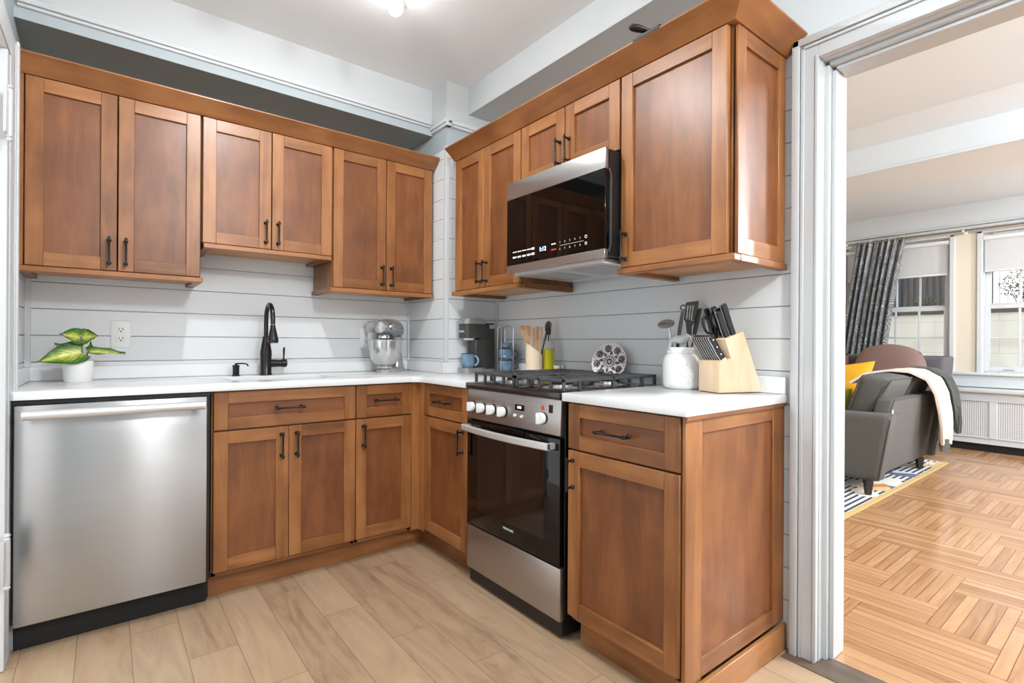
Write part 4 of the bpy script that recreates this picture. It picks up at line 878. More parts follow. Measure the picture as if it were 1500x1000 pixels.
# ------------------------------------------------------------------ crock, wooden tools, oil
t = thing('utensil_crock', 'tall cream utensil holder with a slanted rim behind the range', 'crock', (1.775, 2.066, ZT))
cx_, cy_, r_ = 1.775, 2.066, 0.042
b = MB(); n_ = 36; vis = Vector((0.85, -0.52, 0)).normalized(); secs = []
def top(a, o): p = Vector((math.cos(a), math.sin(a), 0)); return 0.148 - 0.030*p.dot(vis)
for kind in range(6):
    s_ = []
    for k in range(n_):
        a = 2*math.pi*k/n_; rr = (r_-0.003, r_, r_, r_-0.003, r_-0.003, 0.001)[kind]; z = (0, 0.003, top(a, 0), top(a, 0), 0.004, 0.004)[kind]
        s_.append(Vector((cx_+rr*math.cos(a), cy_+rr*math.sin(a), ZT+z)))
    secs.append(s_)
sweep(b, secs, None); b.build('vessel', mat('cream_plastic', srgb(236, 214, 186), 0.4), t)
def wspoon(p0, p1, name, label, head=None):
    p0, p1 = Vector(p0), Vector(p1); d = (p1-p0); b = MB()
    b.tube([p0 + d*k/6 for k in range(7)], [0.006, 0.006, 0.006, 0.0065, 0.0075, 0.009, 0.0085], 10, flat=0.8)
    if head: head(b, p0, p1, d.normalized())
    return tag(b.build(name, M_BAMB), label, 'utensil', 'wooden tools in the cream holder')
view = Vector((-0.62, -0.78, 0)); side = Vector((0.785, -0.62, 0))
def slot_head(b, p0, p1, d):
    # slotted turner blade with two slots, facing the room
    for (a0, a1, z0, z1) in ((-0.024, -0.012, 0, 0.078), (-0.006, 0.004, 0.0, 0.078), (0.010, 0.026, 0, 0.080)):
        pass
    def P(a, z): return p1 + side*a + d*z
    strips = [((-0.0235, -0.0285), (-0.0105, -0.0115)), ((-0.0075, -0.0085), (0.0075, 0.0085)), ((0.0105, 0.0115), (0.0235, 0.0285))]
    for (b0, t0), (b1, t1) in strips: b.prism([P(b0, 0.034), P(b1, 0.034), P(t1, 0.072), P(t0, 0.072)], view*0.005, None, 0.5)
    b.prism([P(-0.016, 0.010), P(0.016, 0.010), P(0.0235, 0.0345), P(-0.0235, 0.0345)], view*0.005, None, 0.5)
    b.prism([P(-0.009, -0.02), P(0.009, -0.02), P(0.016, 0.012), P(-0.016, 0.012)], view*0.005, None, 0.5)
    b.prism([P(-0.0285, 0.0715), P(0.0285, 0.0715), P(0.030, 0.088), P(-0.030, 0.088)], view*0.005, None, 0.5)
wspoon((1.772, 2.078, ZT+0.006), (1.757, 2.098, ZT+0.185), 'slotted_spatula', 'slotted wooden spatula, leftmost in the cream holder', slot_head)
wspoon((1.772, 2.070, ZT+0.006), (1.779, 2.075, ZT+0.262), 'wooden_spoon', 'wooden spoon handle standing next to the slotted spatula')
wspoon((1.778, 2.060, ZT+0.006), (1.791, 2.055, ZT+0.266), 'wooden_spoon', 'middle wooden spoon handle in the cream holder')
wspoon((1.784, 2.050, ZT+0.006), (1.800, 2.035, ZT+0.262), 'wooden_spoon', 'wooden spoon handle nearest the oil bottle')
def bowl_head(b, p0, p1, d):
    b.lathe([(0.0, -0.03), (0.012, -0.024), (0.020, -0.008), (0.023, 0.010), (0.019, 0.026), (0.009, 0.034), (0, 0.036)], p1, d, 20, sx=1, sy=0.35)
p0, p1 = Vector((1.795, 2.070, ZT+0.010)), Vector((1.862, 2.052, ZT+0.262)); b = MB(); b.tube([p0, p0.lerp(p1, 0.5), p1], 0.005, 10); bowl_head(b, p0, p1, (p1-p0).normalized())
tag(b.build('dark_spoon', mat('dark_wood_spoon', srgb(104, 88, 78), 0.4)), 'dark grey brown spoon with a round bowl above the oil bottle', 'utensil')
t = thing('oil_bottle', 'clear glass bottle of yellow green oil behind the range', 'bottle', (1.775, 1.998, ZT))
M_GLASS = bpy.data.materials.new('clear_glass'); M_GLASS.use_nodes = True; _b = M_GLASS.node_tree.nodes['Principled BSDF']
_b.inputs['Base Color'].default_value = (0.96, 0.98, 0.97, 1); _b.inputs['Roughness'].default_value = 0.02; _b.inputs['Transmission Weight'].default_value = 1.0; _b.inputs['IOR'].default_value = 1.2
M_OIL = mat('olive_oil', srgb(228, 212, 24), 0.15); M_OIL.node_tree.nodes['Principled BSDF'].inputs['Transmission Weight'].default_value = 0.0; M_OIL.node_tree.nodes['Principled BSDF'].inputs['IOR'].default_value = 1.3
bx, by = 1.850, 2.034; t.location = (bx, by, ZT)
b = MB(); b.lathe([(0.0, 0.0), (0.031, 0.0), (0.033, 0.004), (0.033, 0.158), (0.030, 0.172), (0.018, 0.196), (0.0125, 0.212), (0.0125, 0.240), (0.011, 0.240), (0.011, 0.212), (0.016, 0.196), (0.0285, 0.171), (0.0312, 0.158), (0.0312, 0.005), (0, 0.004)], (bx, by, ZT), seg=36); b.build('glass', M_GLASS, t)
b = MB(); b.lathe([(0.0, 0.0045), (0.0308, 0.0055), (0.0308, 0.148), (0, 0.148)], (bx, by, ZT), seg=36); b.build('oil', M_OIL, t)
b = MB(); b.lathe([(0.010, 0.222), (0.0135, 0.240), (0.0145, 0.250), (0.0135, 0.256), (0.006, 0.258), (0.004, 0.275), (0, 0.276)], (bx, by, ZT), seg=20); b.tube([(bx, by, ZT+0.19), (bx, by, ZT+0.24)], 0.003, 8); b.build('stopper', M_BPLAST, t)
t = thing('spice_jar', 'small pale spice jar half hidden behind the range grates', 'jar', (1.87, 2.005, ZT))
b = MB(); b.lathe([(0, 0), (0.02, 0), (0.021, 0.003), (0.021, 0.040), (0.017, 0.046)], (1.882, 1.968+0.037, ZT), seg=20, m=mat('spice', srgb(220, 206, 160), 0.4)); b.lathe([(0.0205, 0.047), (0.0205, 0.060), (0, 0.061)], (1.882, 2.005, ZT), seg=20, m=M_WPLAST); b.build('body', None, t)

# ------------------------------------------------------------------ lace trivet plate
def lacemat():
    m = bpy.data.materials.new('lace_plate_print'); m.use_nodes = True; nt = m.node_tree; b_ = nt.nodes['Principled BSDF']
    tc = N(nt, 'ShaderNodeTexCoord'); sp = N(nt, 'ShaderNodeSeparateXYZ'); nt.links.new(tc.outputs['Object'], sp.inputs[0]); MN = lambda *a: math_n(nt, *a)
    x, y = sp.outputs[0], sp.outputs[1]; r = MN('SQRT', MN('ADD', MN('MULTIPLY', x, x), MN('MULTIPLY', y, y))); a = MN('ARCTAN2', y, x)
    def ringdots(n, rad, size, ph):
        s_ = 2*math.pi/n; am = MN('SUBTRACT', MN('MODULO', MN('ADD', a, 50*s_+ph), s_), s_/2)
        dx = MN('SUBTRACT', MN('MULTIPLY', r, MN('COSINE', am)), rad); dy = MN('MULTIPLY', r, MN('SINE', am))
        return MN('LESS_THAN', MN('SQRT', MN('ADD', MN('MULTIPLY', dx, dx), MN('MULTIPLY', dy, dy))), size)
    d = ringdots(8, 0.063, 0.0175, 0.2)
    for args in ((8, 0.040, 0.0080, 0.55), (16, 0.024, 0.0042, 0.1), (8, 0.011, 0.0060, 0.3), (32, 0.0795, 0.0026, 0.12), (16, 0.050, 0.0042, 0.3), (16, 0.031, 0.0030, 0.3), (16, 0.071, 0.0032, 0.3)): d = MN('MAXIMUM', d, ringdots(*args))
    v = N(nt, 'ShaderNodeTexVoronoi'); v.inputs['Scale'].default_value = 190; nt.links.new(tc.outputs['Object'], v.inputs['Vector'])
    sp2 = MN('GREATER_THAN', v.outputs['Distance'], 0.32); d = MN('MULTIPLY', d, MN('MAXIMUM', sp2, 0.25))
    mx = N(nt, 'ShaderNodeMix', data_type='RGBA'); nt.links.new(d, mx.inputs[0]); mx.inputs[6].default_value = srgb(226, 216, 218); mx.inputs[7].default_value = srgb(42, 32, 36)
    nt.links.new(mx.outputs[2], b_.inputs['Base Color']); b_.inputs['Roughness'].default_value = 0.3; return m
b = MB(); n_ = 96; secs = []
for (rad, z) in ((0.001, 0.0), (0.05, 0.0), (0.076, 0.003), (0.086, 0.008), (0.086, 0.011), (0.076, 0.007), (0.05, 0.004), (0.001, 0.004)):
    secs.append([Vector(((rad + (0.004*abs(math.sin(10*2*math.pi*k/n_)) if rad > 0.08 else 0))*math.cos(2*math.pi*k/n_), (rad + (0.004*abs(math.sin(10*2*math.pi*k/n_)) if rad > 0.08 else 0))*math.sin(2*math.pi*k/n_), z)) for k in range(n_)])
sweep(b, secs, None); o = b.build('decorative_plate', lacemat(), local=True); tag(o, 'white scalloped plate with black floral lace pattern leaning behind the range', 'plate')
nrm = Vector((-0.93, -0.25, 0.26)).normalized(); upv = Vector((0, 0, 1)); upv = (upv - nrm*upv.dot(nrm)).normalized(); xx = upv.cross(nrm)

o.matrix_world = Matrix(((xx.x, upv.x, nrm.x, 1.865), (xx.y, upv.y, nrm.y, 1.622), (xx.z, upv.z, nrm.z, 1.006), (0, 0, 0, 1)))

# ------------------------------------------------------------------ mason jar crock with tools
jx, jy = 1.825, 1.205
t = thing('utensil_jar', 'white ceramic jar embossed MASON JAR holding kitchen tools', 'jar', (jx, jy, ZT))
b = MB(); pr = [(0.0, 0.0), (0.064, 0.0), (0.072, 0.006), (0.076, 0.02), (0.077, 0.06), (0.0765, 0.10), (0.072, 0.122), (0.062, 0.136), (0.059, 0.140), (0.062, 0.143), (0.062, 0.150), (0.059, 0.153), (0.061, 0.160), (0.060, 0.165), (0.056, 0.165), (0.055, 0.14), (0.070, 0.10), (0.071, 0.02), (0, 0.008)]
b.lathe(pr, (jx, jy, ZT), seg=48); b.build('vessel', M_CERAM, t)
vd = Vector((-0.84, -0.54, 0)).normalized(); cam_dir = Vector((-jx, -jy, 0)).normalized(); rt = Vector((cam_dir.y*-1, cam_dir.x, 0))*1.0
def curved_text(body, size, z, ang0, parent, name):
    # wrap letters on the jar body
    cw = size*0.72; tot = cw*(len(body)-1)
    for i, ch in enumerate(body):
        if ch == ' ': continue
        a = ang0 + (i*cw - tot/2)/0.0765
        nn = Vector((math.cos(a), math.sin(a), 0)); X = Vector((-math.sin(a), math.cos(a), 0))
        yield ch, Vector((jx, jy, z)) + nn*0.0758, X
a_cam = math.atan2(cam_dir.y, cam_dir.x) + 0.32
for body, z in (('MASON', ZT+0.052), ('JAR', ZT+0.034)):
    for ch, p, X in curved_text(body, 0.018, z, a_cam, t, 'x'): 
        e = text(ch, 0.021, p, X, (0, 0, 1), M_CERAM, t, 'embossed_letter', 0.0034)
b = MB()
for k in range(7):
    a = a_cam - 0.22 + 0.075*k; nn = Vector((math.cos(a), math.sin(a), 0)); zz = ZT + 0.088 + 0.008*math.sin(k*1.9)
    b.lathe([(0.006, 0), (0.004, 0.0022), (0, 0.0025)], Vector((jx, jy, zz)) + nn*0.0755, nn, 10)
    b.lathe([(0.006, 0), (0.004, 0.0022), (0, 0.0025)], Vector((jx, jy, zz-0.012)) + nn*0.0758, nn, 10)
b.build('embossed_ornament', M_CERAM, t)
gp = 'kitchen tools in the white jar'
rt = Vector((0.55, -0.835, 0))     # image-right near the jar
ZJ = ZT + 0.009
def W(r_, f_, z): return Vector((jx, jy, 0)) + rt*r_ + Vector((0.835, 0.55, 0))*f_ + Vector((0, 0, z))
M_GREYPL = mat('grey_silicone', srgb(92, 94, 94), 0.45); M_DGREY = mat('dark_grey_nylon', srgb(62, 62, 58), 0.4)
# potato masher, perforated head up left
t = thing('potato_masher', 'stainless potato masher with a perforated head leaning left in the white jar', 'utensil', W(0, 0, ZJ), 0, gp)
b = MB(); c = W(-0.064, 0, 1.172); nn = Vector((-0.42, -0.30, 0.72)).normalized()
b.lathe([(0.0, 0), (0.036, 0), (0.038, 0.001), (0.036, 0.0025), (0, 0.0025)], c, nn, 32, sx=1, sy=0.8)
b.build('mashing_plate', mat('perforated_steel', srgb(176, 177, 178), 0.4, metal=0.35), t)
b = MB()
for k in range(26):
    a = k*2.4; rr = 0.0065*math.sqrt(k); b.lathe([(0.0019, 0), (0.0019, 0.0003), (0, 0.0003)], c + Vector((rr*math.cos(a), rr*0.8*math.sin(a), 0.0028)), nn, 8)
    b.lathe([(0.0019, 0), (0.0019, 0.0003), (0, 0.0003)], c + Vector((rr*math.cos(a), rr*0.8*math.sin(a), -0.0006)), -nn, 8)
b.build('plate_hole', M_SLOT, t)
b = MB(); b.tube([c, W(-0.050, 0, 1.145), W(-0.046, 0, 1.10), W(-0.030, 0, 1.02), W(-0.02, 0, ZJ+0.01)], [0.007, 0.006, 0.008, 0.007, 0.006], 12); b.build('handle', M_SATIN, t)
# clear measuring scoop across the rim
t = thing('measuring_scoop', 'grey translucent scoop handle resting on the rim of the white jar', 'utensil', W(0, 0, ZJ), 0, gp)
b = MB(); b.tube([W(-0.052, -0.03, 1.070), W(-0.046, -0.035, 1.105), W(-0.030, -0.035, 1.112), W(0.0, -0.03, 1.108), W(0.022, -0.03, 1.122), W(0.030, -0.03, 1.118), W(0.026, -0.03, 1.085)], [0.006, 0.010, 0.016, 0.019, 0.015, 0.010, 0.006], 12, flat=0.45); b.build('handle', mat('grey_satin_plastic', srgb(172, 174, 174), 0.3), t)
# tongs / peeler with ring end
t = thing('peeler', 'grey handled tool with a ring end in the white jar', 'utensil', W(0, 0, ZJ), 0, gp)
b = MB(); p_ = [W(-0.018, 0.02, 1.10), W(-0.008, 0.02, 1.17), W(0.0, 0.02, 1.225)]; b.tube([W(-0.022, 0.015, ZJ+0.005)] + p_, [0.005, 0.008, 0.009, 0.007], 12, flat=0.6); b.build('handle', M_GREYPL, t)
b = MB(); cc = W(0.002, 0.02, 1.240); b.tube([cc + rt*0.010*math.cos(R(a)) + Vector((0, 0, 0.010*math.sin(R(a)))) for a in range(0, 360, 20)], 0.0032, 8, closed=True); b.build('hanging_ring', M_GREYPL, t)
# slotted turner
t = thing('slotted_turner', 'dark grey slotted turner standing blade up in the white jar', 'utensil', W(0, 0, ZJ), 0, gp)
b = MB(); fv = Vector((0.835, 0.55, 0)); o_ = 0.03
def TP(a, z): return W(a, o_, z)
b.prism([TP(0.018, 1.110), TP(0.034, 1.110), TP(0.036, 1.165), TP(0.012, 1.180)], fv*0.004)
b.prism([TP(0.012, 1.180), TP(0.036, 1.165), TP(0.050, 1.185), TP(0.004, 1.195)], fv*0.004)
for (a0, a1) in (((0.004, 0.010), (0.013, 0.018)), ((0.017, 0.0225), (0.0225, 0.0285)), ((0.0265, 0.0325), (0.031, 0.0385)), ((0.0355, 0.0425), (0.050, 0.060))):
    b.prism([TP(a0[0], 1.190), TP(a1[0], 1.187), TP(a1[1], 1.250), TP(a0[1], 1.250)], fv*0.004)
b.prism([TP(0.009, 1.249), TP(0.060, 1.249), TP(0.061, 1.268), TP(0.014, 1.262)], fv*0.004)
b.build('blade', M_DGREY, t)
b = MB(); b.tube([W(0.0, 0.02, ZJ+0.005), W(0.012, 0.028, 1.02), W(0.025, 0.032, 1.13)], 0.006, 10, flat=0.6); b.build('handle', M_DGREY, t)
t = thing('spatula', 'black spatula with a coppery shank behind the slotted turner', 'utensil', W(0, 0, ZJ), 0, gp)
b = MB(); b.tube([W(0.01, -0.01, ZJ+0.005), W(0.035, -0.005, 1.08), W(0.045, 0.0, 1.13)], 0.005, 10); b.build('shank', mat('copper_shank', srgb(176, 120, 92), 0.3, metal=0.6), t)
b = MB(); b.tube([W(0.045, 0.0, 1.13), W(0.058, 0.01, 1.20), W(0.066, 0.01, 1.235)], [0.008, 0.011, 0.008], 12, flat=0.6); b.build('head', M_BPLAST, t)

# ------------------------------------------------------------------ knife block
KB = Vector((1.728, 0.990, ZT)); ku = Vector((0.942, -0.336, 0)).normalized(); kv = Vector((0.336, 0.942, 0)).normalized(); KW = 0.112
# front right corner KB; depth along ku, width along kv
def KP(a, c_, z): return KB + ku*a + kv*c_ + Vector((0, 0, z))
t = thing('knife_block', 'pale wooden slanted knife block at the end of the small worktop', 'knife block', KB)
b = MB(); b.prism([KP(0, 0, 0.003), KP(0.155, 0, 0.003), KP(0.150, 0, 0.012), KP(0.058, 0, 0.128), KP(0.0, 0, 0.118)], kv*KW, M_BEECH, 0.35, bev=0.002); b.build('front_box', None, t)
b = MB(); b.prism([KP(0.098, -0.001, 0.003), KP(0.195, -0.001, 0.003), KP(0.105, -0.001, 0.226), KP(0.024, -0.001, 0.196)], kv*(KW+0.002), M_BEECH, 0.7, bev=0.002); b.build('slanted_box', None, t)
b = MB(); b.prism([KP(0.006, 0.005, 0.0), KP(0.15, 0.005, 0.0), KP(0.15, KW-0.005, 0.0), KP(0.006, KW-0.005, 0.0)], (0, 0, 0.003)); b.build('rubber_foot', M_BMATTE, t)
axk = (ku*-0.38 + Vector((0, 0, 0.925))).normalized()     # knives lean towards the front
M_KH = mat('knife_handle_black', srgb(24, 24, 26), 0.28)
def knife(base, L, wid, th, name, label, group, pommel=True, ax=None, rivets=True, blade=0.03):
    ax_ = ax or axk; base = Vector(base); t = thing(name, label, 'knife', base, 0, group)
    wdir = (ku - ax_*ku.dot(ax_)).normalized(); b = MB()
    def S(s_, a, c_): return base + ax_*s_ + wdir*a + kv*c_
    secs = []
    for s_, w0, w1, k in ((0.006, -0.9, 0.9, 1.0), (0.02, -0.95, 0.95, 1.0), (L*0.35, -1.05, 0.85, 1), (L*0.7, -0.95, 0.95, 1), (L*0.92, -1.1, 1.1, 1), (L, -1.0, 0.9, 0.8)):
        secs.append([S(s_, w0*wid, -th*k*0.7), S(s_, w0*wid*0.8, -th*k), S(s_, w1*wid*0.8, -th*k), S(s_, w1*wid, -th*k*0.7), S(s_, w1*wid, th*k*0.7), S(s_, w1*wid*0.8, th*k), S(s_, w0*wid*0.8, th*k), S(s_, w0*wid, th*k*0.7)])
    sweep(b, secs, M_KH); b.build('handle', None, t)
    b = MB(); b.prism([S(0.004, wid*0.98, -0.0012), S(L*0.35, wid*0.92, -0.0012), S(L*0.7, wid*1.03, -0.0012), S(L*0.98, wid*1.12, -0.0012), S(L*1.015, -wid*0.9, -0.0012), S(L*0.97, -wid*1.28, -0.0012), S(L*0.7, -wid*1.16, -0.0012), S(L*0.35, -wid*1.22, -0.0012), S(0.004, -wid*1.06, -0.0012)], kv*0.0032); b.build('tang', M_SATIN, t)
    b = MB(); b.prism([S(-blade, -wid*0.85, -0.001), S(-blade, wid*0.85, -0.001), S(0.0065, wid*0.85, -0.001), S(0.0065, -wid*0.85, -0.001)], kv*0.002)
    if rivets:
        b.obox(S(0.001, 0, 0), wdir, kv, ax_, wid*0.92, th*0.9, 0.006, bev=0.001)
        for s_ in (0.25, 0.55, 0.85): b.lathe([(0.0030, 0), (0.0030, 0.0006), (0, 0.0008)], S(L*s_, 0, -th), -kv, 10)
    b.build('blade', M_CHROME, t); return t
# steak knives in a fan out of the front box
for k in range(8):
    c_ = 0.010 + k*0.0128
    knife(KP(0.026, c_, 0.121), 0.100, 0.0125, 0.0042, 'steak_knife', 'black handled steak knife, number counting from the camera side' if False else ('black steak knife nearest the camera in the front row of the block' if k == 0 else 'black steak knife in the front row of the block, %s from the right' % ('second', 'third', 'fourth', 'fifth', 'sixth', 'seventh', 'eighth')[k-1]), 'steak knives in the block', rivets=(k == 0), ax=(ku*-0.52 + kv*0.06 + Vector((0, 0, 0.85))).normalized())
spec = [(0.088, 0.018, 0.205, 0.128, 0.0135, 'largest black chef knife, rightmost and tallest in the block'), (0.074, 0.040, 0.205, 0.112, 0.012, 'black carving knife with steel end, second from the right in the block'),
        (0.060, 0.022, 0.200, 0.104, 0.012, 'black knife in front of the carving knife, middle of the block'), (0.080, 0.066, 0.208, 0.118, 0.012, 'black bread knife in the back row of the block'),
        (0.066, 0.088, 0.200, 0.120, 0.0115, 'black knife at the far left of the slanted block')]
for (a, c_, z, L, wd, lb) in spec: knife(KP(a-0.012, c_, z), L, wd*0.85, 0.0098, 'kitchen_knife', lb, 'large knives in the block', rivets=False)
t = thing('kitchen_shears', 'black handled kitchen shears in the knife block', 'scissors', KP(0.040, 0.060, 0.198))
b = MB(); wdir = (ku - axk*ku.dot(axk)).normalized(); c0 = KP(0.036, 0.062, 0.198)
for s_ in (-1, 1):
    cc = c0 + axk*0.062 + wdir*0.019*s_; b.tube([cc + wdir*0.014*math.cos(R(a)) + axk*0.032*math.sin(R(a)) for a in range(0, 360, 18)], 0.0052, 10, closed=True)
    b.tube([c0 + axk*0.0 + wdir*0.003*s_, c0 + axk*0.035 + wdir*0.012*s_], 0.006, 10)
b.build('handle', M_KH, t)
b = MB(); b.obox(c0 - axk*0.012, wdir, kv, axk, 0.008, 0.002, 0.018); b.build('blade', M_CHROME, t)

# black object on the cabinet top
t = thing('black_gadget', 'black rounded plastic handle lying on top of the range cabinets', 'gadget', (1.52, 1.16, 2.186))
b = MB(); b.tube([(1.462, 1.190, 2.222), (1.470, 1.185, 2.222), (1.485, 1.172, 2.218), (1.51, 1.150, 2.208), (1.56, 1.110, 2.196)], [0.006, 0.016, 0.018, 0.013, 0.010], 14, flat=0.65)
b.build('grip', M_BPLAST, t)
b = MB(); b.box(1.49, 1.60, 1.08, 1.20, 2.178, 2.196, bev=0.004); b.build('case', M_BPLAST, t)
# ------------------------------------------------------------------ living room shell
WX = 7.25; LC = 2.75
M_CEILL = mat('living_ceiling_paint', srgb(226, 233, 240), 0.7, noise=0.01, nscale=2)
Y1W, Y0W = -4.0, 3.5
openings = [(1.465, 2.47), (0.20, 1.195)]      # window openings (y0, y1)
ZS, ZH = 0.825, 2.275
b = MB()
b.box(WX, WX+0.25, Y1W, Y0W, 0, 0.80); b.box(WX, WX+0.25, Y1W, Y0W, 2.30, 2.90)
ys = [Y1W, -1.1, -0.1] ; edges = sorted([v for o in openings for v in o])
segs = [(Y1W, 0.17), (1.225, 1.435), (2.50, Y0W)]
for a, c_ in segs: b.box(WX, WX+0.25, a, c_, 0.80, 2.30)
struct(b, 'wall_window', M_BEIGE, 'beige living room wall around the two windows', 'wall')
b = MB(); b.box(2.05, WX+0.2, Y0W, Y0W+0.1, 0, 2.9); struct(b, 'wall_living_side', M_BEIGE, 'beige living room side wall', 'wall')
b = MB(); b.box(2.051, 2.06, 0.85, Y0W, 0, 2.9); struct(b, 'wall_living_inner', M_BEIGE, 'beige living room face of the kitchen wall', 'wall')
b = MB(); b.box(2.05, WX+0.2, Y1W, Y0W, LC, LC+0.1); struct(b, 'ceiling', M_CEILL, 'white living room ceiling', 'ceiling')
b = MB(); b.box(4.74, 5.44, Y1W, Y0W, 2.45, LC); b.prism([(4.50, Y1W, LC-0.001), (4.74, Y1W, LC-0.09), (4.74, Y1W, LC-0.001)], (0, Y0W-Y1W, 0)); b.box(4.725, 4.745, Y1W, Y0W, 2.45, 2.475, bev=0.004); struct(b, 'trim_12', M_CEILL, 'white ceiling beam across the living room', 'beam')
b = MB(); b.box(5.44, WX+0.1, Y1W, Y0W, 2.61, LC-0.001); struct(b, 'trim_13', M_CEILL, 'white dropped ceiling strip by the windows', 'beam')
b = MB(); b.box(WX-0.03, WX, Y1W, Y0W, 2.335, 2.37, bev=0.008); b.box(WX-0.06, WX, Y1W, Y0W, 2.37, 2.395, bev=0.01, seg=2); b.box(WX-0.02, WX, Y1W, Y0W, 2.305, 2.335, bev=0.004); b.box(WX-0.012, WX, Y1W, Y0W, 2.395, 2.61)
struct(b, 'trim_14', M_TRIM, 'white crown moulding above the living room windows', 'moulding')
b = MB(); b.box(WX-0.025, WX, 2.50, Y0W, 1.165, 1.235, bev=0.006); b.box(WX-0.012, WX, 2.50, Y0W, 0.0, 1.165); struct(b, 'trim_15', M_TRIM, 'white chair rail and wainscot left of the curtain', 'trim')
# windows
M_PANE = bpy.data.materials.new('window_glass'); M_PANE.use_nodes = True; nt = M_PANE.node_tree; nt.nodes.remove(nt.nodes['Principled BSDF'])
tr = N(nt, 'ShaderNodeBsdfTransparent'); gl = N(nt, 'ShaderNodeBsdfGlossy'); gl.inputs['Roughness'].default_value = 0.02; fr = N(nt, 'ShaderNodeFresnel'); ms = N(nt, 'ShaderNodeMixShader')
nt.links.new(fr.outputs[0], ms.inputs[0]); nt.links.new(tr.outputs[0], ms.inputs[1]); nt.links.new(gl.outputs[0], ms.inputs[2]); nt.links.new(ms.outputs[0], nt.nodes['Material Output'].inputs[0])
for i, (y0, y1) in enumerate(openings):
    b = MB()
    for a, c_ in ((y0-0.045, y0), (y1, y1+0.045)): b.box(WX-0.02, WX+0.03, a, c_, 0.80, 2.30, bev=0.005)
    b.box(WX-0.02, WX+0.03, y0-0.045, y1+0.045, ZH, 2.305, bev=0.004)
    b.box(WX+0.03, WX+0.12, y0-0.03, y0+0.012, 0.81, 2.30); b.box(WX+0.03, WX+0.12, y1-0.012, y1+0.03, 0.81, 2.30)
    wn_ = struct(b, 'window_%d' % (i+1), M_TRIM, ('white sash window behind the curtain and sofa', 'white sash window at the right edge of the photo')[i], 'window')
    n = 4
    def sash(x, z0, z1, rows, name):
        b = MB(); st = 0.045; a0, a1 = y0+0.012, y1-0.012
        b.box(x, x+0.035, a0, a0+st, z0, z1, bev=0.003); b.box(x, x+0.035, a1-st, a1, z0, z1, bev=0.003)
        b.box(x+0.001, x+0.034, a0+st, a1-st, z0, z0+0.055, bev=0.003); b.box(x+0.001, x+0.034, a0+st, a1-st, z1-0.045, z1, bev=0.003)
        for k in range(1, n): yy = a0+st+(a1-a0-2*st)*k/n; b.box(x+0.006, x+0.028, yy-0.010, yy+0.010, z0+0.055, z1-0.045, bev=0.002)
        for k in range(1, rows): zz = z0+0.055+(z1-z0-0.10)*k/rows; b.box(x+0.007, x+0.027, a0+st, a1-st, zz-0.010, zz+0.010, bev=0.002)
        s_ = b.build('sash', M_TRIM, wn_); s_['label'] = name
        b = MB(); b.box(x+0.016, x+0.019, a0+st, a1-st, z0+0.055, z1-0.045); b.build('glass', M_PANE, s_)
        return s_
    lo_ = sash(WX+0.035, ZS, 1.525, 2, 'lower sash'); sash(WX+0.075, 1.485, 2.27, 2, 'upper sash')
    b = MB(); b.box(WX+0.022, WX+0.036, (y0+y1)/2+0.25, (y0+y1)/2+0.33, 0.842, 0.852, bev=0.002); b.build('sash_lift', M_SATIN, lo_)
    t = thing('roller_blind', ('white roller blind in the window behind the curtain', 'white roller blind in the window at the right edge')[i], 'blind', (WX+0.02, (y0+y1)/2, 2.2), 0, 'roller blinds')
    b = MB(); b.cyl((WX+0.005, y0+0.004, 2.225), (WX+0.005, y1-0.004, 2.225), 0.024, seg=20); b.build('roller', M_WPLAST, t)
    mb_ = mat('blind_fabric', srgb(236, 236, 236), 0.8); q_ = mb_.node_tree; tl_ = N(q_, 'ShaderNodeBsdfTranslucent'); tl_.inputs[0].default_value = srgb(240, 240, 240); mm_ = N(q_, 'ShaderNodeMixShader'); mm_.inputs[0].default_value = 0.45; q_.links.new(q_.nodes['Principled BSDF'].outputs[0], mm_.inputs[1]); q_.links.new(tl_.outputs[0], mm_.inputs[2]); q_.links.new(mm_.outputs[0], q_.nodes['Material Output'].inputs[0])
    b = MB(); b.box(WX+0.014, WX+0.0155, y0+0.015, y1-0.015, 1.885, 2.215); b.build('blind_fabric', mb_, t)
    b = MB(); b.box(WX+0.010, WX+0.019, y0+0.015, y1-0.015, 1.868, 1.886, bev=0.003); b.build('bottom_bar', M_WPLAST, t)
b = MB(); b.box(WX-0.05, WX+0.05, 0.12, 2.55, 0.783, 0.81, bev=0.006, seg=2); b.box(WX-0.02, WX, 0.12, 2.55, 0.66, 0.783); struct(b, 'trim_16', M_TRIM, 'white window stool above the radiator cover', 'trim')
# radiator cover
t = thing('radiator_cover', 'white radiator cover with perforated panels under the windows', 'radiator cover', (7.15, 0.8, 0.0))
b = MB(); b.box(7.055, WX-0.013, -1.6, 2.6, 0.610, 0.648, bev=0.006, seg=2); b.build('top_board', M_TRIM, t)
b = MB(); X0 = 7.10
b.box(X0, X0+0.02, -1.6, 2.6, 0.525, 0.609, bev=0.002); b.box(X0, X0+0.02, -1.6, 2.6, 0.080, 0.150, bev=0.003)
b.box(X0-0.01, X0, -1.6, 2.6, 0.140, 0.152, bev=0.002); b.box(X0-0.006, X0, -1.6, 2.6, 0.520, 0.530, bev=0.001)
stiles = [1.085 + 0.72*k for k in range(-3, 3)]
for y in stiles: b.box(X0, X0+0.02, y-0.03, y+0.03, 0.150, 0.525, bev=0.002)
for y in (-1.58, 2.58): b.box(X0+0.001, WX-0.02, y-0.02, y+0.02, 0.0, 0.609)
b.build('frame', M_TRIM, t)
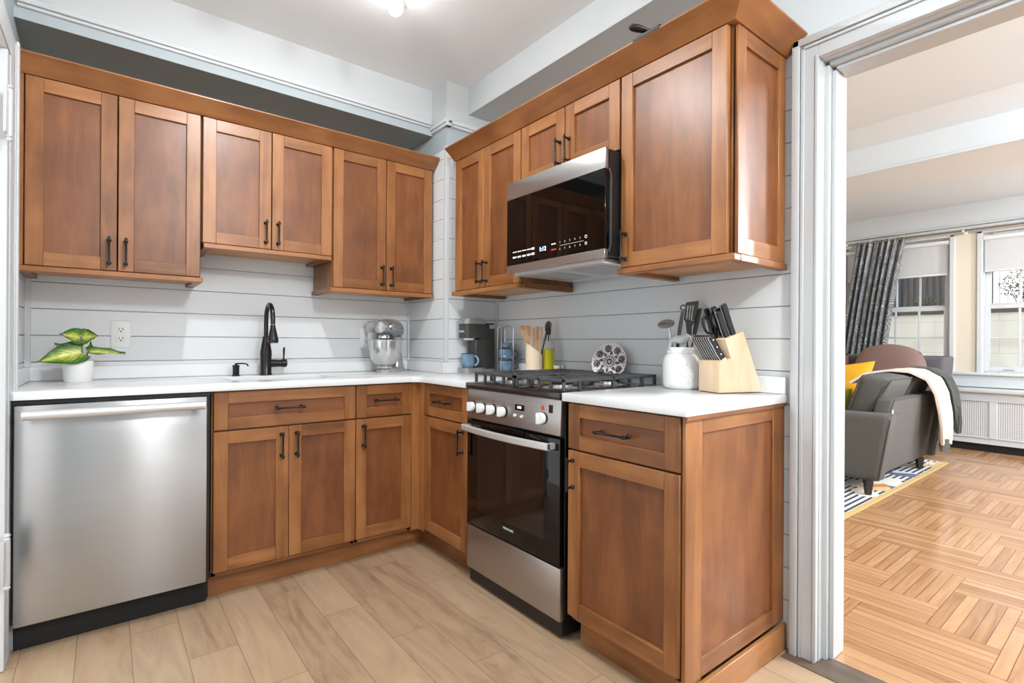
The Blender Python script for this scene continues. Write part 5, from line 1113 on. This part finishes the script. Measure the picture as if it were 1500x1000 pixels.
def perf():
    m = bpy.data.materials.new('perforated_metal_panel'); m.use_nodes = True; nt = m.node_tree; b_ = nt.nodes['Principled BSDF']
    tc = N(nt, 'ShaderNodeNewGeometry'); sp = N(nt, 'ShaderNodeSeparateXYZ'); nt.links.new(tc.outputs['Position'], sp.inputs[0]); MN = lambda *a: math_n(nt, *a)
    S = 0.017; fy = MN('SUBTRACT', MN('FRACT', MN('ADD', MN('DIVIDE', sp.outputs[1], S), 500.0)), 0.5); fz = MN('SUBTRACT', MN('FRACT', MN('DIVIDE', sp.outputs[2], S)), 0.5)
    r = MN('SQRT', MN('ADD', MN('MULTIPLY', fy, fy), MN('MULTIPLY', fz, fz))); h = MN('LESS_THAN', r, 0.28)
    mx = N(nt, 'ShaderNodeMix', data_type='RGBA'); nt.links.new(h, mx.inputs[0]); mx.inputs[6].default_value = srgb(222, 222, 222); mx.inputs[7].default_value = srgb(92, 92, 92)
    nt.links.new(mx.outputs[2], b_.inputs['Base Color']); b_.inputs['Roughness'].default_value = 0.4; return m
M_PERF = perf()
for a, c_ in zip(stiles[:-1], stiles[1:]):
    b = MB(); b.box(X0+0.008, X0+0.010, a+0.03, c_-0.03, 0.151, 0.524); b.build('perforated_panel', M_PERF, t)
b = MB(); b.box(X0+0.011, WX-0.02, -1.56, 2.56, 0.10, 0.56); b.build('radiator', mat('dark_radiator', srgb(70, 68, 66), 0.6), t)
b = MB(); b.box(X0+0.03, WX, -1.56, 2.56, 0.001, 0.078); b.build('gap_shade_block', M_BMATTE, t)  # black block standing in for the shade in the gap below the cover
# outdoors
def brickwall():
    m = bpy.data.materials.new('white_painted_block'); m.use_nodes = True; nt = m.node_tree; b_ = nt.nodes['Principled BSDF']
    tc = N(nt, 'ShaderNodeNewGeometry'); sp = N(nt, 'ShaderNodeSeparateXYZ'); nt.links.new(tc.outputs['Position'], sp.inputs[0]); cb = N(nt, 'ShaderNodeCombineXYZ'); nt.links.new(sp.outputs[1], cb.inputs[0]); nt.links.new(sp.outputs[2], cb.inputs[1])
    br = N(nt, 'ShaderNodeTexBrick'); nt.links.new(cb.outputs[0], br.inputs['Vector']); br.inputs['Scale'].default_value = 1; br.inputs['Brick Width'].default_value = 0.42; br.inputs['Row Height'].default_value = 0.2; br.inputs['Mortar Size'].default_value = 0.004
    br.inputs['Color1'].default_value = srgb(242, 245, 240); br.inputs['Color2'].default_value = srgb(246, 248, 243); br.inputs['Mortar'].default_value = srgb(222, 225, 220)
    nt.links.new(br.outputs[0], b_.inputs['Base Color']); b_.inputs['Roughness'].default_value = 0.8; return m
b = MB(); b.box(8.6, 8.9, -3, 6, -0.6, 1.50); struct(b, 'wall_outside', brickwall(), 'white painted block wall outside the windows', 'wall')
b = MB(); b.box(8.58, 8.95, -3, 6, 1.50, 1.56); struct(b, 'wall_outside', mat('dark_coping', srgb(84, 82, 80), 0.8, noise=0.3, nscale=20), 'dark coping on the outside wall', 'wall')
b = MB(); b.box(8.9, 16, -5, 9, 1.40, 1.50); struct(b, 'ground_outside', mat('yard_ground', srgb(120, 120, 112), 0.9, noise=0.2), 'grey yard behind the outside wall', 'ground')
b = MB(); b.box(WX+0.25, 8.6, -3, 6, -0.65, -0.6); struct(b, 'ground_outside', mat('areaway_ground', srgb(150, 150, 148), 0.9), 'grey areaway between window and outside wall', 'ground')
t = thing('wire_fence', 'grey wire mesh fence on top of the outside wall', 'fence', (8.72, 1.5, 1.56))
b = MB()
for k in range(44): y = -0.6+k*0.075; b.box(8.718, 8.721, y, y+0.004, 1.56, 2.45)
for k in range(6): z = 1.62+k*0.15; b.box(8.717, 8.722, -0.6, 2.75, z, z+0.004)
b.build('wire_mesh', mat('fence_wire', srgb(96, 96, 98), 0.5, metal=0.5), t)
for y in (1.36, 0.62, 2.72):
    b = MB(); b.box(8.70, 8.74, y-0.02, y+0.02, 1.56, 2.5); b.build('fence_post', mat('dark_post', srgb(62, 60, 66), 0.6), t)
t = thing('shed', 'dark corrugated shed beyond the wire fence', 'shed', (10.6, 3.1, 1.5))
b = MB()
for k in range(30): b.cyl((10.0, 2.0+k*0.08, 1.5), (10.0, 2.0+k*0.08, 2.75), 0.028, seg=8)
b.box(10.0, 11.6, 1.96, 4.4, 1.5, 2.75); b.build('wall', mat('dark_corrugated', srgb(86, 88, 94), 0.6), t)
b = MB(); b.box(9.9, 11.8, 1.85, 4.5, 2.75, 2.85); b.build('roof', mat('shed_roof', srgb(70, 68, 68), 0.7), t)
t = thing('brick_building', 'pinkish brick building seen left of the shed', 'building', (12.5, 6, 1.5))
b = MB(); b.box(11.9, 13, 3.7, 9, 1.5, 6); b.build('wall', mat('pink_brick', srgb(176, 146, 132), 0.8, noise=0.1), t)
b = MB(); b.box(11.88, 11.9, 4.6, 5.6, 2.2, 3.6); b.build('window', M_BGLASS, t)
M_BUSH = mat('bush_leaf', srgb(74, 92, 70), 0.6, noise=0.3, nscale=30)
def bush(y, z, r, label):
    b = MB(); rnd = random.Random(int(y*100))
    for k in range(420):
        d = Vector((rnd.gauss(0, 1), rnd.gauss(0, 1), rnd.gauss(0, 1))); d.normalize(); p = Vector((8.98, y, z)) + Vector((d.x*0.13, d.y*r, d.z*r*0.8))*(rnd.random()**0.4)
        a_ = Vector((rnd.uniform(-1, 1), rnd.uniform(-1, 1), rnd.uniform(-1, 1))).normalized(); c_ = a_.orthogonal().normalized(); s_ = rnd.uniform(0.012, 0.024)
        b.raw([p-a_*s_, p+c_*s_*0.5, p+a_*s_, p-c_*s_*0.5], [(0, 1, 2, 3)])
    t = thing('bush', label, 'bush', (8.98, y, 1.5), 0, 'bushes outside'); b.build('foliage', M_BUSH, t)
    b = MB()
    for k in range(5): b.tube([(8.98, y+rnd.uniform(-.02, .02), 1.5), (8.98, y+rnd.uniform(-r, r)*0.6, z)], [0.006, 0.003], 6)
    b.build('stem', mat('bush_stem', srgb(80, 66, 52), 0.8), t)
bush(2.08, 1.70, 0.13, 'small green bush behind the wire fence in the left window'); bush(1.10, 1.86, 0.24, 'green bush behind the wire fence in the right window')

# ------------------------------------------------------------------ curtain
def curtmat():
    m = bpy.data.materials.new('grey_paisley_curtain'); m.use_nodes = True; nt = m.node_tree; b_ = nt.nodes['Principled BSDF']
    at = N(nt, 'ShaderNodeAttribute', attribute_name='cuv'); mp = N(nt, 'ShaderNodeMapping'); nt.links.new(at.outputs['Vector'], mp.inputs[0])
    v = N(nt, 'ShaderNodeTexVoronoi'); v.inputs['Scale'].default_value = 6.5; nt.links.new(mp.outputs[0], v.inputs['Vector'])
    rings = math_n(nt, 'SINE', math_n(nt, 'MULTIPLY', v.outputs['Distance'], 48.0))
    n = N(nt, 'ShaderNodeTexNoise'); n.inputs['Scale'].default_value = 9; n.inputs['Detail'].default_value = 3; nt.links.new(mp.outputs[0], n.inputs['Vector'])
    f = math_n(nt, 'ADD', math_n(nt, 'MULTIPLY', rings, 0.30), math_n(nt, 'MULTIPLY', n.outputs['Fac'], 0.9))
    c = ramp(nt, f, [(0.45, srgb(98, 100, 104)), (0.62, srgb(116, 118, 121)), (0.70, srgb(164, 164, 162)), (0.9, srgb(180, 180, 176))])
    nt.links.new(c, b_.inputs['Base Color']); b_.inputs['Roughness'].default_value = 0.4; b_.inputs['Sheen Weight'].default_value = 0.2; return m
b = MB(); NU, NV = 130, 60
def cf(u, v):
    z = 2.325 - 1.66*v; pull_ = v
    left, right = 2.315 + 0.215*pull_**1.1, 1.838 + 0.235*pull_**0.85
    y = left + (right-left)*u; amp = (0.024 + 0.024*min(1, v*2.5)) * (1.0 if u < 0.80 else 1.15-0.3*((u-0.8)/0.2))
    fr_ = 7.5; ph = u*fr_*2*math.pi + 0.8*math.sin(3*v)
    return Vector((7.145 - amp*math.sin(ph) - 0.008*math.sin(2.3*ph+2) - (0.006*math.sin(u*140) if v < 0.03 else 0), y + 0.007*math.cos(ph), z + (0.006*math.sin(u*90) if v < 0.01 else 0)))
b.grid(cf, NU, NV, th=0.002)
t = thing('curtain', 'grey patterned curtain hanging on the left side of the windows', 'curtain', (7.145, 2.2, 0.665))
o = b.build('panel', curtmat(), t); a = o.data.attributes.new('cuv', 'FLOAT_VECTOR', 'POINT'); n_ = (NU+1)*(NV+1)
for i in range(len(o.data.vertices)): j = i % n_; a.data[i].vector = ((j//(NV+1))/NU*1.1, (j % (NV+1))/NV*2.2, 0)
t = thing('curtain_rod', 'thin brass curtain rod with a pointed finial above the windows', 'curtain rod', (7.12, 1.0, 2.30))
M_ROD = mat('aged_brass', srgb(150, 138, 116), 0.35, metal=0.8)
b = MB(); b.cyl((7.125, 2.50, 2.305), (7.125, -0.9, 2.305), 0.008, seg=14); b.build('rod', M_ROD, t)
b = MB(); b.lathe([(0.008, 0), (0.016, 0.01), (0.019, 0.03), (0.012, 0.055), (0.006, 0.07), (0.010, 0.08), (0, 0.095)], (7.125, 2.495, 2.305), (0, 1, 0), 16); b.build('finial', M_ROD, t)
for y in (2.42, 1.33):
    b = MB(); b.cyl((7.125, y, 2.30), (WX-0.013, y, 2.30), 0.006, seg=10); b.lathe([(0.022, 0), (0.022, 0.006), (0.010, 0.012)], (WX-0.030, y, 2.30), (-1, 0, 0), 16); b.lathe([(0.013, -0.01), (0.013, 0.01)], (7.125, y, 2.305), (0, 1, 0), 14); b.build('bracket', M_WPLAST, t)

# ------------------------------------------------------------------ rug
def rugmat():
    m = bpy.data.materials.new('patterned_rug'); m.use_nodes = True; nt = m.node_tree; b_ = nt.nodes['Principled BSDF']
    tc = N(nt, 'ShaderNodeNewGeometry'); sp = N(nt, 'ShaderNodeSeparateXYZ'); nt.links.new(tc.outputs['Position'], sp.inputs[0]); MN = lambda *a: math_n(nt, *a)
    s1 = MN('GREATER_THAN', MN('SINE', MN('MULTIPLY', sp.outputs[1], 150.0)), -0.1)
    v = N(nt, 'ShaderNodeTexVoronoi'); v.inputs['Scale'].default_value = 6.5; nt.links.new(tc.outputs['Position'], v.inputs['Vector'])
    w_ = N(nt, 'ShaderNodeSeparateXYZ'); nt.links.new(v.outputs['Color'], w_.inputs[0])
    cblob = ramp(nt, w_.outputs[0], [(0.0, srgb(196, 128, 76)), (0.22, srgb(92, 104, 130)), (0.45, srgb(222, 218, 208)), (0.85, srgb(208, 178, 132))]); nt.nodes[-1].color_ramp.interpolation = 'CONSTANT'
    isb = MN('GREATER_THAN', w_.outputs[1], 0.62)
    mx = N(nt, 'ShaderNodeMix', data_type='RGBA'); nt.links.new(s1, mx.inputs[0]); mx.inputs[6].default_value = srgb(52, 58, 82); mx.inputs[7].default_value = srgb(222, 218, 208)
    m2 = N(nt, 'ShaderNodeMix', data_type='RGBA'); nt.links.new(isb, m2.inputs[0]); nt.links.new(mx.outputs[2], m2.inputs[6]); nt.links.new(cblob, m2.inputs[7])
    nt.links.new(m2.outputs[2], b_.inputs['Base Color']); b_.inputs['Roughness'].default_value = 0.95; return m
t = thing('area_rug', 'patterned area rug with striped field and tan binding under the sofa', 'rug', (4.9, 2.2, 0.0))
b = MB(); b.box(3.25, 6.10, 1.275, 3.2, 0.0, 0.009, bev=0.002); b.build('field', rugmat(), t)
b = MB(); b.box(3.22, 6.13, 1.235, 1.275, 0.0, 0.011, bev=0.003); b.box(6.10, 6.13, 1.275, 3.2, 0.0, 0.011, bev=0.003); b.build('binding', mat('tan_binding', srgb(196, 164, 108), 0.9, noise=0.15, nscale=60), t)

# ------------------------------------------------------------------ loveseat
M_SOFA = mat('charcoal_upholstery', srgb(92, 90, 86), 0.85, noise=0.10, nscale=40, bump=0.25, bscale=500)
M_SLEG = mat('dark_leg', srgb(34, 30, 28), 0.4)
t = thing('loveseat', 'dark grey fabric loveseat seen from behind through the doorway', 'sofa', (5.0, 1.75, 0.0))
def softbox(b, pts_lo, pts_hi, m=None, bev=0.02):
    v = [Vector(p) for p in pts_lo + pts_hi]; f = [(3, 2, 1, 0), (4, 5, 6, 7), (0, 1, 5, 4), (1, 2, 6, 5), (2, 3, 7, 6), (3, 0, 4, 7)]
    vs, fs = b.raw(v, f, m, 0.5); es = list({e for fa in fs for e in fa.edges}); r = bmesh.ops.bevel(b.bm, geom=es, offset=bev, segments=4, affect='EDGES', profile=0.6); b._tag(r['faces'], m, 0.5)
b = MB(); softbox(b, [(4.42, 1.33, 0.10), (5.76, 1.33, 0.10), (5.76, 1.44, 0.10), (4.42, 1.44, 0.10)], [(4.54, 1.235, 0.69), (5.82, 1.235, 0.69), (5.82, 1.345, 0.69), (4.54, 1.345, 0.69)], bev=0.03); bk = b.build('back', M_SOFA, t)
b = MB(); b.tube([(4.435, 1.327, 0.11), (4.550, 1.240, 0.66), (4.57, 1.236, 0.685), (5.79, 1.236, 0.685), (5.805, 1.240, 0.66), (5.745, 1.327, 0.11)], 0.005, 8); b.build('piping', mat('sofa_piping', srgb(78, 76, 72), 0.8), bk)
b = MB(); b.box(4.555, 4.575, 1.243, 1.250, 0.575, 0.615, bev=0.001); b.build('label_tag', M_WPLAST, bk)
for k, (xa, xb) in enumerate(((4.33, 4.50), (5.76, 5.90))):
    b = MB(); softbox(b, [(xa+0.04, 1.27, 0.10), (xb, 1.27, 0.10), (xb, 2.16, 0.10), (xa+0.04, 2.16, 0.10)], [(xa, 1.19, 0.60), (xb, 1.19, 0.60), (xb, 2.20, 0.575), (xa, 2.20, 0.575)], bev=0.045); am = b.build('arm', M_SOFA, t)
    b = MB(); q = xa+0.012 if k == 0 else xa; b.tube([(q+0.03, 1.272, 0.13), (q+0.004, 1.200, 0.55), (q+0.03, 1.200, 0.596), (q+0.2, 1.20, 0.596)], 0.004, 8); b.build('piping', mat('sofa_piping', srgb(78, 76, 72), 0.8), am)
b = MB(); softbox(b, [(4.44, 1.42, 0.12), (5.78, 1.42, 0.12), (5.78, 2.14, 0.12), (4.44, 2.14, 0.12)], [(4.44, 1.42, 0.30), (5.78, 1.42, 0.30), (5.78, 2.14, 0.30), (4.44, 2.14, 0.30)], bev=0.02); b.build('seat_base', M_SOFA, t)
for xa, xb in ((4.57, 5.165), (5.175, 5.77)):
    b = MB(); softbox(b, [(xa, 1.50, 0.302), (xb, 1.50, 0.302), (xb, 2.18, 0.302), (xa, 2.18, 0.302)], [(xa, 1.50, 0.45), (xb, 1.50, 0.45), (xb, 2.18, 0.44), (xa, 2.18, 0.44)], bev=0.045); b.build('seat_cushion', M_SOFA, t)
    b = MB(); softbox(b, [(xa, 1.42, 0.452), (xb, 1.42, 0.452), (xb, 1.60, 0.452), (xa, 1.60, 0.452)], [(xa+0.01, 1.25, 0.84), (xb-0.01, 1.25, 0.84), (xb-0.01, 1.47, 0.875), (xa+0.01, 1.47, 0.875)], bev=0.07); cu_ = b.build('back_cushion', M_SOFA, t)
    b = MB(); b.tube([(xa+0.004, 1.57, 0.50), (xa+0.008, 1.46, 0.82), (xa+0.03, 1.45, 0.856), (xb-0.03, 1.45, 0.856)], 0.005, 8); b.tube([(xa+0.004, 1.43, 0.50), (xa+0.010, 1.280, 0.79), (xa+0.05, 1.268, 0.832), (xb-0.05, 1.268, 0.832)], 0.005, 8); b.build('piping', mat('sofa_piping', srgb(78, 76, 72), 0.8), cu_)
for x, y in ((4.34, 1.33), (5.62, 1.335), (4.34, 2.08), (5.80, 2.08)):
    b = MB(); b.lathe([(0.022, 0.012), (0.034, 0.10), (0.034, 0.115)], (x, y, 0), seg=4); b.build('leg', M_SLEG, t)
# blanket over the far end of the back
M_FLEECE = mat('cream_fleece', srgb(222, 208, 196), 0.95, bump=0.6, bscale=220); M_KNIT = mat('grey_knit', srgb(84, 88, 84), 0.9, noise=0.35, nscale=45, bump=0.6, bscale=160)
t = thing('throw_blanket', 'cream and grey throw blanket draped over the back of the loveseat', 'blanket', (5.6, 1.3, 0.3))
path = [(1.66, 0.78), (1.56, 0.865), (1.42, 0.895), (1.30, 0.885), (1.20, 0.82), (1.155, 0.70), (1.135, 0.55), (1.13, 0.42), (1.14, 0.30), (1.15, 0.20)]
def pth(u):
    s_ = u*(len(path)-1); i = min(int(s_), len(path)-2); k = s_-i; k2 = k
    return path[i][0]*(1-k2)+path[i+1][0]*k2, path[i][1]*(1-k2)+path[i+1][1]*k2
def bl(x0a, x0b, x1a, x1b, uend, off, tap=0.0):
    def fn(u, v):
        y, z = pth(u*uend); x = (x0a + (x1a-x0a)*u) * (1-v) + (x0b + (x1b-x0b)*u)*v
        cxm = ((x0a + (x1a-x0a)*u) + (x0b + (x1b-x0b)*u))/2; x = cxm + (x-cxm)*(1-tap*u**5)
        f_ = (math.sin(v*9+u*2)*0.022 + 0.012*math.sin(v*17+u*5))*min(1, u*2)
        return Vector((x, y - off - f_, z + off*0.6 + (0.02*math.sin(v*6) if u > 0.95 else 0)))
    return fn
b = MB(); b.grid(bl(4.95, 5.62, 5.42, 5.80, 0.93, 0.0, 0.15), 40, 18, th=0.018); b.build('fleece_side', M_FLEECE, t)
b = MB(); b.grid(bl(5.58, 5.88, 5.80, 5.92, 0.86, 0.012, 0.9), 36, 12, th=0.020); b.grid(lambda u, v: Vector((5.47+0.27*v+0.04*u, 1.135+0.01*math.sin(v*9)+0.02*u, 0.30-0.13*u*(1-0.3*abs(2*v-1)))), 12, 12, th=0.012); b.build('knit_side', M_KNIT, t)

# second sofa by the window
M_SOFA2 = mat('grey_taupe_upholstery', srgb(96, 92, 96), 0.85, noise=0.06, bump=0.2, bscale=400); M_BRN = mat('mauve_brown_cushion', srgb(128, 100, 92), 0.85, noise=0.06, bump=0.2, bscale=400)
t = thing('sofa', 'grey sofa by the window with brown back cushion, mostly hidden by the loveseat', 'sofa', (6.5, 2.3, 0.0))
b = MB(); softbox(b, [(6.66, 1.42, 0.10), (6.88, 1.42, 0.10), (6.88, 3.2, 0.10), (6.66, 3.2, 0.10)], [(6.74, 1.40, 0.97), (6.98, 1.36, 0.985), (6.98, 3.2, 0.985), (6.74, 3.2, 0.97)], bev=0.04); b.build('back', M_SOFA2, t)
b = MB(); softbox(b, [(6.16, 1.46, 0.10), (6.70, 1.46, 0.10), (6.70, 3.2, 0.10), (6.16, 3.2, 0.10)], [(6.16, 1.46, 0.50), (6.70, 1.46, 0.50), (6.70, 3.2, 0.50), (6.16, 3.2, 0.50)], bev=0.04); b.build('seat', M_SOFA2, t)
for y in (1.56, 2.9):
    for x in (6.25, 6.78): b = MB(); b.cyl((x, y, 0), (x, y, 0.11), 0.02, 0.028, 12); b.build('leg', M_SLEG, t)
b = MB(); b.cushion((6.58, 1.835, 0.775), (0.04, 1, 0.05), (0.32, 0, 1), (-1, 0, 0.3), 0.34, 0.345, 0.15, n=18, p=0.42, rnd=0.8); cb_ = b.build('back_cushion', M_BRN, t); cb_['label'] = 'mauve brown back cushion'
b = MB(); b.cushion((6.60, 2.55, 0.74), (0, 1, 0), (0.3, 0, 1), (-1, 0, 0.3), 0.33, 0.30, 0.13, n=14, p=0.42, rnd=0.4); b.build('back_cushion', M_BRN, t)
M_YEL = mat('yellow_cotton', srgb(236, 172, 30), 0.8, bump=0.3, bscale=200); M_GRN = mat('olive_green_cotton', srgb(146, 142, 42), 0.8, bump=0.3, bscale=200)
def pillow(name, label, c, ax, ay, az, hx, hy, hz, m):
    b = MB(); b.cushion(c, ax, ay, az, hx, hy, hz, n=16, p=0.5, pinch=0.12); return tag(b.build(name, m, merge=True), label, 'pillow', 'throw pillows')
pillow('throw_pillow', 'bright yellow rectangular throw pillow in front of the brown cushion', (6.28, 2.24, 0.70), (0.10, -0.97, 0.13), (0.25, 0.02, 0.95), (-0.9, -0.1, 0.3), 0.36, 0.185, 0.09, M_YEL)
pillow('throw_pillow', 'small yellow throw pillow behind the larger yellow one, at the door jamb', (6.46, 2.74, 0.76), (0.1, -0.97, -0.3), (0.3, 0.1, 0.95), (-0.9, -0.2, 0.3), 0.24, 0.22, 0.08, M_YEL)
pillow('throw_pillow', 'olive green throw pillow below the yellow one on the loveseat', (4.85, 1.83, 0.60), (0.10, -0.97, 0.0), (0.25, 0.05, 0.95), (-0.9, -0.2, 0.3), 0.22, 0.13, 0.08, M_GRN)
# ------------------------------------------------------------------ lamps
t = thing('ceiling_light', 'white ceiling track light with three round heads above the kitchen', 'lamp', (0.72, 1.85, CEIL))
a0, a1 = Vector((0.42, 1.60, CEIL-0.014)), Vector((1.04, 2.14, CEIL-0.014))
dv = (a1-a0).normalized(); sd = Vector((-dv.y, dv.x, 0))
b = MB(); b.obox((a0+a1)/2, dv, sd, (0, 0, 1), (a1-a0).length/2, 0.018, 0.0138, bev=0.003); b.build('track', M_WPLAST, t)
def lamp(name, loc, size, power, col=(0.96, 0.985, 1), parent=None, spread=R(180), ry=0):
    l = bpy.data.lights.new(name, 'AREA'); l.shape = 'DISK'; l.size = size; l.energy = power; l.color = col; l.spread = spread
    o = bpy.data.objects.new(name, l); C.objects.link(o)
    off = parent.location if parent else Vector((0, 0, 0)); o.location = Vector(loc) - off; o.parent = parent; return o
for k, (x, y, pw) in enumerate(((0.50, 1.67, P_MAIN), (0.73, 1.87, P_SIDE), (0.965, 2.045, P_SIDE*0.5))):
    b = MB(); b.cyl((x, y, CEIL-0.028), (x, y, CEIL-0.045), 0.008); b.lathe([(0.018, -0.045), (0.022, -0.052), (0.022, -0.064), (0.0, -0.064)], (x, y, CEIL), seg=24)
    if k == 0: b.lathe([(0.010, -0.058), (0.036, -0.064), (0.050, -0.080), (0.055, -0.106), (0.053, -0.106), (0.048, -0.082), (0.034, -0.067), (0.010, -0.061)], (x, y, CEIL), seg=32, cap=False)  # shade cup added to keep the bulb's light off the ceiling
    h = b.build('lamp_head', M_WPLAST, t)
    rb = 0.032; b = MB(); b.lathe([(0.0, -rb), (rb*0.5, -rb*0.866), (rb*0.866, -rb*0.5), (rb, 0), (rb*0.866, rb*0.5), (rb*0.5, rb*0.866), (0.0, rb)], (x, y, CEIL-0.098), seg=24)
    g = b.build('bulb', emis('bulb_glow_%d' % k, (0.96, 0.985, 1, 1), pw/(math.pi*4*math.pi*rb*rb)), h)
t = thing('ceiling_light', 'globe ceiling lamp further back in the kitchen', 'lamp', (0.75, -0.75, CEIL))
b = MB(); b.lathe([(0.05, 0.0), (0.05, -0.02), (0.01, -0.03), (0.01, -0.12)], (0.75, -0.75, CEIL), seg=32); b.build('canopy', M_WPLAST, t)
def globe(x, y, z, r, power, t, col=(0.95, 0.98, 1)):
    l = bpy.data.lights.new('globe_bulb', 'POINT'); l.shadow_soft_size = r; l.energy = power; l.color = col
    o = bpy.data.objects.new('globe_bulb', l); C.objects.link(o); o.parent = t; o.location = Vector((x, y, z)) - t.location
globe(0.75, -0.75, CEIL-0.24, 0.11, P_REAR, t)
for (x, y, z) in ((4.0, -1.6, 2.74), (6.2, -1.5, 2.60)):  # unseen globes added to brighten the living room
    t = thing('ceiling_light', ('added fill lamp in the living room near the doorway' if x < 5 else 'added fill lamp near the living room windows'), 'lamp', (x, y, z))
    b = MB(); b.lathe([(0.05, 0.0), (0.05, -0.02), (0.01, -0.03), (0.01, -0.12)], (x, y, z), seg=32); b.build('canopy', M_WPLAST, t)
    globe(x, y, z-0.26, 0.13, P_LIVING_FILL * (1.0 if x < 5 else 0.75), t, (0.86, 0.94, 1))
